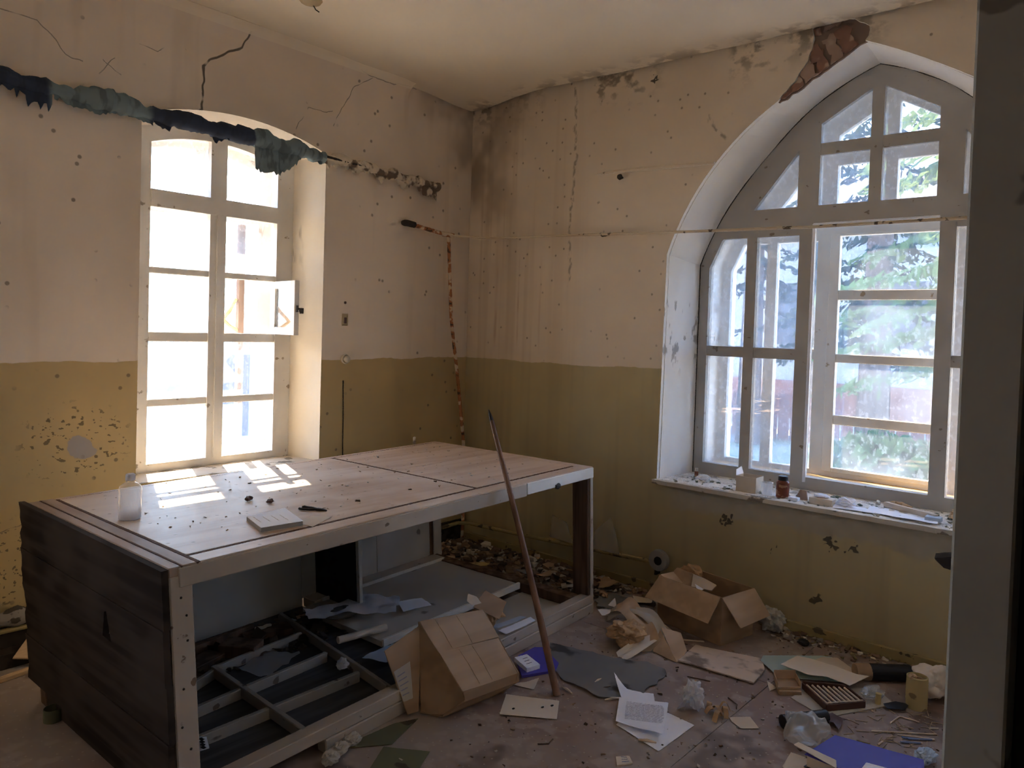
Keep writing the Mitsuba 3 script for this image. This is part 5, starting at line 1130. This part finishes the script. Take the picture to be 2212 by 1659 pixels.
for i, (pts, t) in enumerate([([(.02, -2.72), (.10, -2.70), (.13, -2.86), (.03, -2.90)], 'white paper on the sill below the crumpled paper'), ([(.03, -2.88), (.20, -2.86), (.22, -3.0), (.04, -3.03)], 'white paper on the middle of the littered sill'), ([(.02, -3.0), (.14, -2.98), (.13, -3.2), (.01, -3.22)], 'white paper on the right part of the littered sill')]):
    put('paper_sheet', sheet(pts, ZS + .001 + .002 * i, .012, 130 + i, .001, .02), 'm_paper', label=t, cat='paper')
put('wood_batten', xf(bx(-.012, .012, -.15, .15, 0, .026), rotm([0, 0, 1], -25), (.17, -3.06, ZS + .012)), 'm_paper_beige', label='short greyish batten lying across the sill papers', cat='batten')
put('dead_leaves', crumple((.26, -2.98, ZS), (.08, .12, .04), 126, 3, .7), 'm_kraft', label='brown dead leaves at the foot of the window frame', cat='leaf')
put('blue_box', bx(.06, .12, -3.22, -3.15, ZS + .006, ZS + .03), 'm_light_blue', label='small light blue box at the right end of the visible sill', cat='box')
put('tan_paper', crumple((.22, -3.28, ZS), (.10, .10, .06), 127, 3, .6), 'm_pale_wood', label='crumpled tan paper in the right corner of the visible sill', cat='paper')
stuff('sill_crumbs', chips(300, lambda r: (r.uniform(.0, .36), r.uniform(-3.4, -1.75)), (.005, .022), 12, [(.55, .53, .48), (.65, .62, .56), (.2, .2, .18), (.3, .3, .26), (.12, .14, .11)], ZS, .5), 'plaster crumbs and broken glass littering the sill')

# ------------------------------------------------------------------ outside
put('ground', bx(-40, 60, .95, 60, -.75, -.65, 0), 'm_ground', label='ground outside the left wall', kind='structure')
put('ground_side', bx(.95, 60, -40, .95, -.75, -.65, 0), 'm_ground', label='ground outside the right wall', kind='structure')
def spruce(name, x, y, h, r, seed, mt, label, group=None, lo=.12, nb=70):
    rg = np.random.default_rng(seed); z0 = -.65
    t = thing(name, label, 'tree', group)
    part(t, 'trunk', tube([(x, y, z0 - .05), (x + .05, y, z0 + h * .4), (x, y, z0 + h)], [h * .022, h * .014, .01], 9), 'm_bark', smooth=40)
    V, F = [], []
    for i in range(nb):
        s = lo + (1 - lo) * (i + rg.random()) / nb; zb = z0 + h * s; L = r * (1 - s) ** .8 * rg.uniform(.75, 1.1) + .15; a = i * 2.4 + rg.normal(0, .3)
        d = np.array([math.cos(a), math.sin(a), 0.0]); nrm = np.array([-d[1], d[0], 0])
        k = max(6, int(L * 9))
        for j in range(k):
            u = (j + 1) / k; c = np.array([x, y, zb]) + d * L * u + np.array([0, 0, -.35 * L * u ** 1.5 + .10 * L * u ** 3])
            for sd in (-1, 1):
                ll_ = (.12 + .42 * L * .3 * (1 - u * .7)) * rg.uniform(.6, 1.2)
                tip = c + nrm * sd * ll_ + d * ll_ * .6 + np.array([0, 0, -ll_ * rg.uniform(.3, .9)])
                nn = 3
                for q in range(nn):
                    p0 = c + (tip - c) * q / nn; p1 = c + (tip - c) * (q + 1.15) / nn; wv = np.array([rg.normal(0, .035), rg.normal(0, .035), rg.normal(-.02, .03)]) + d * .028
                    b0 = len(V); V += [p0 - wv, p0 + wv, p1 + wv * .5, p1 - wv * .5]; F += [[b0, b0 + 1, b0 + 2], [b0, b0 + 2, b0 + 3]]
    part(t, 'foliage', tm(V, F), mt)
spruce('spruce_tree', 6.2, -2.3, 9.0, 2.3, 1, 'm_spruce_sunlit', 'sunlit spruce, lightened in its foliage colour, with drooping branches close outside the pointed window', lo=.22, nb=80)
spruce('spruce_tree', 9.5, -.3, 13.0, 2.1, 2, 'm_spruce', 'dark spruce standing behind the sunlit one outside the pointed window', lo=.16, nb=80)
spruce('spruce_tree', 9.8, -5.0, 13.0, 2.5, 3, 'm_spruce', 'dark spruce at the right behind the sunlit one', lo=.16, nb=80)
spruce('spruce_tree', 14.4, 2.5, 14.0, 1.7, 4, 'm_spruce', 'tall dark spruce at the left behind the outer panes of the pointed window', lo=.18, nb=70)
spruce('spruce_tree', 14.3, -8.2, 14.0, 2.2, 5, 'm_spruce', 'dark spruce far to the right behind the door post', lo=.14, nb=80)
spruce('spruce_tree', 14.2, -2.6, 15.0, 2.4, 6, 'm_spruce', 'tall dark spruce behind the middle panes of the pointed window', lo=.13, nb=90)
spruce('spruce_tree', 11.2, 2.6, 12.0, 1.3, 7, 'm_spruce', 'narrow dark spruce seen through the left half of the pointed arch', lo=.25, nb=80)
def bush(x, y, w_, h_, seed, label, mt='m_bush', n=1500):
    rg = np.random.default_rng(seed); V, F = [], []
    p = rg.normal(0, 1, (n, 3)); p /= np.linalg.norm(p, axis=1, keepdims=True); p *= rg.random((n, 1)) ** .4
    for c in p * (w_ / 2, w_ / 2, h_ / 2) + (x, y, -.65 + h_ / 2):
        a, b_ = rg.normal(0, .06, 3), rg.normal(0, .04, 3); k = len(V); V += [c - a, c + b_, c + a, c - b_]; F += [[k, k + 1, k + 2], [k, k + 2, k + 3]]
    t = thing('bush', label, 'bush'); part(t, 'foliage', tm(V, F), mt); part(t, 'stem', tube([(x, y, -.7), (x, y, -.65 + h_ * .5)], .03, 7), 'm_bark')
bush(.4, 10.4, 2.2, 3.4, 1, 'leafy bush seen through the middle left panes of the left window')
bush(6.6, 9.9, 2.2, 3.2, 2, 'leafy bush seen through the open vent of the left window')
bush(6.8, -1.2, 2.0, 1.0, 3, 'low bush under the sunlit spruce')
sh = thing('shed', 'small blue shed with a dark roof outside the left window', 'shed')
part(sh, 'wall', bx(2.2, 4.6, 9.6, 11.6, -.7, 1.3, .01), 'm_shed_blue'); part(sh, 'roof', hull([(2.0, 9.4, 1.3), (4.8, 9.4, 1.3), (2.0, 11.8, 1.3), (4.8, 11.8, 1.3), (2.0, 10.6, 1.75), (4.8, 10.6, 1.75)]), 'm_roof'); part(sh, 'door', bx(3.1, 3.8, 9.57, 9.605, -.65, .95, .005), 'm_roof')
put('added_shade_block', cat_(bx(5.6, 14.0, 4.4, 7.2, -.7, 8.1, .02), hull([(5.4, 4.2, 8.1), (14.2, 4.2, 8.1), (5.4, 7.4, 8.1), (14.2, 7.4, 8.1), (5.4, 5.8, 9.1), (14.2, 5.8, 9.1)])), 'm_render', label='added unseen building block that shades the trees and ground outside', kind='structure')  # invented block out of view, put here to shade the trees
hs = thing('house', 'pale rendered house with a reddish plinth far outside the pointed window', 'house')
part(hs, 'wall', bx(17.0, 24.0, -7.0, 12.0, .4, 4.6, .01), 'm_render'); part(hs, 'plinth', bx(16.94, 24.0, -7.05, 12.05, -.7, .4, .01), 'm_plinth')
part(hs, 'roof', hull([(16.5, -7.5, 4.6), (24.5, -7.5, 4.6), (16.5, 12.5, 4.6), (24.5, 12.5, 4.6), (20.5, -7.5, 6.6), (20.5, 12.5, 6.6)]), 'm_roof')
for k in range(6):
    wn = part(hs, 'window', bx(16.97, 17.01, -5.6 + 3 * k, -4.4 + 3 * k, 1.3, 3.2, .005), 'm_render'); part(wn, 'window_pane', bx(16.96, 16.972, -5.5 + 3 * k, -4.5 + 3 * k, 1.4, 3.1, 0), 'm_roof')
fn_ = thing('fence', 'low reddish brown fence outside the pointed window', 'fence')
for k in range(40):
    part(fn_, 'board', bx(12.0, 12.025, -5.5 + .26 * k, -5.5 + .26 * k + .23, -.6, .35 + .02 * (k % 3), .004), 'm_plinth')
part(fn_, 'fence_rail', bx(12.026, 12.07, -5.5, 4.9, .0, .07, .004), 'm_bark')
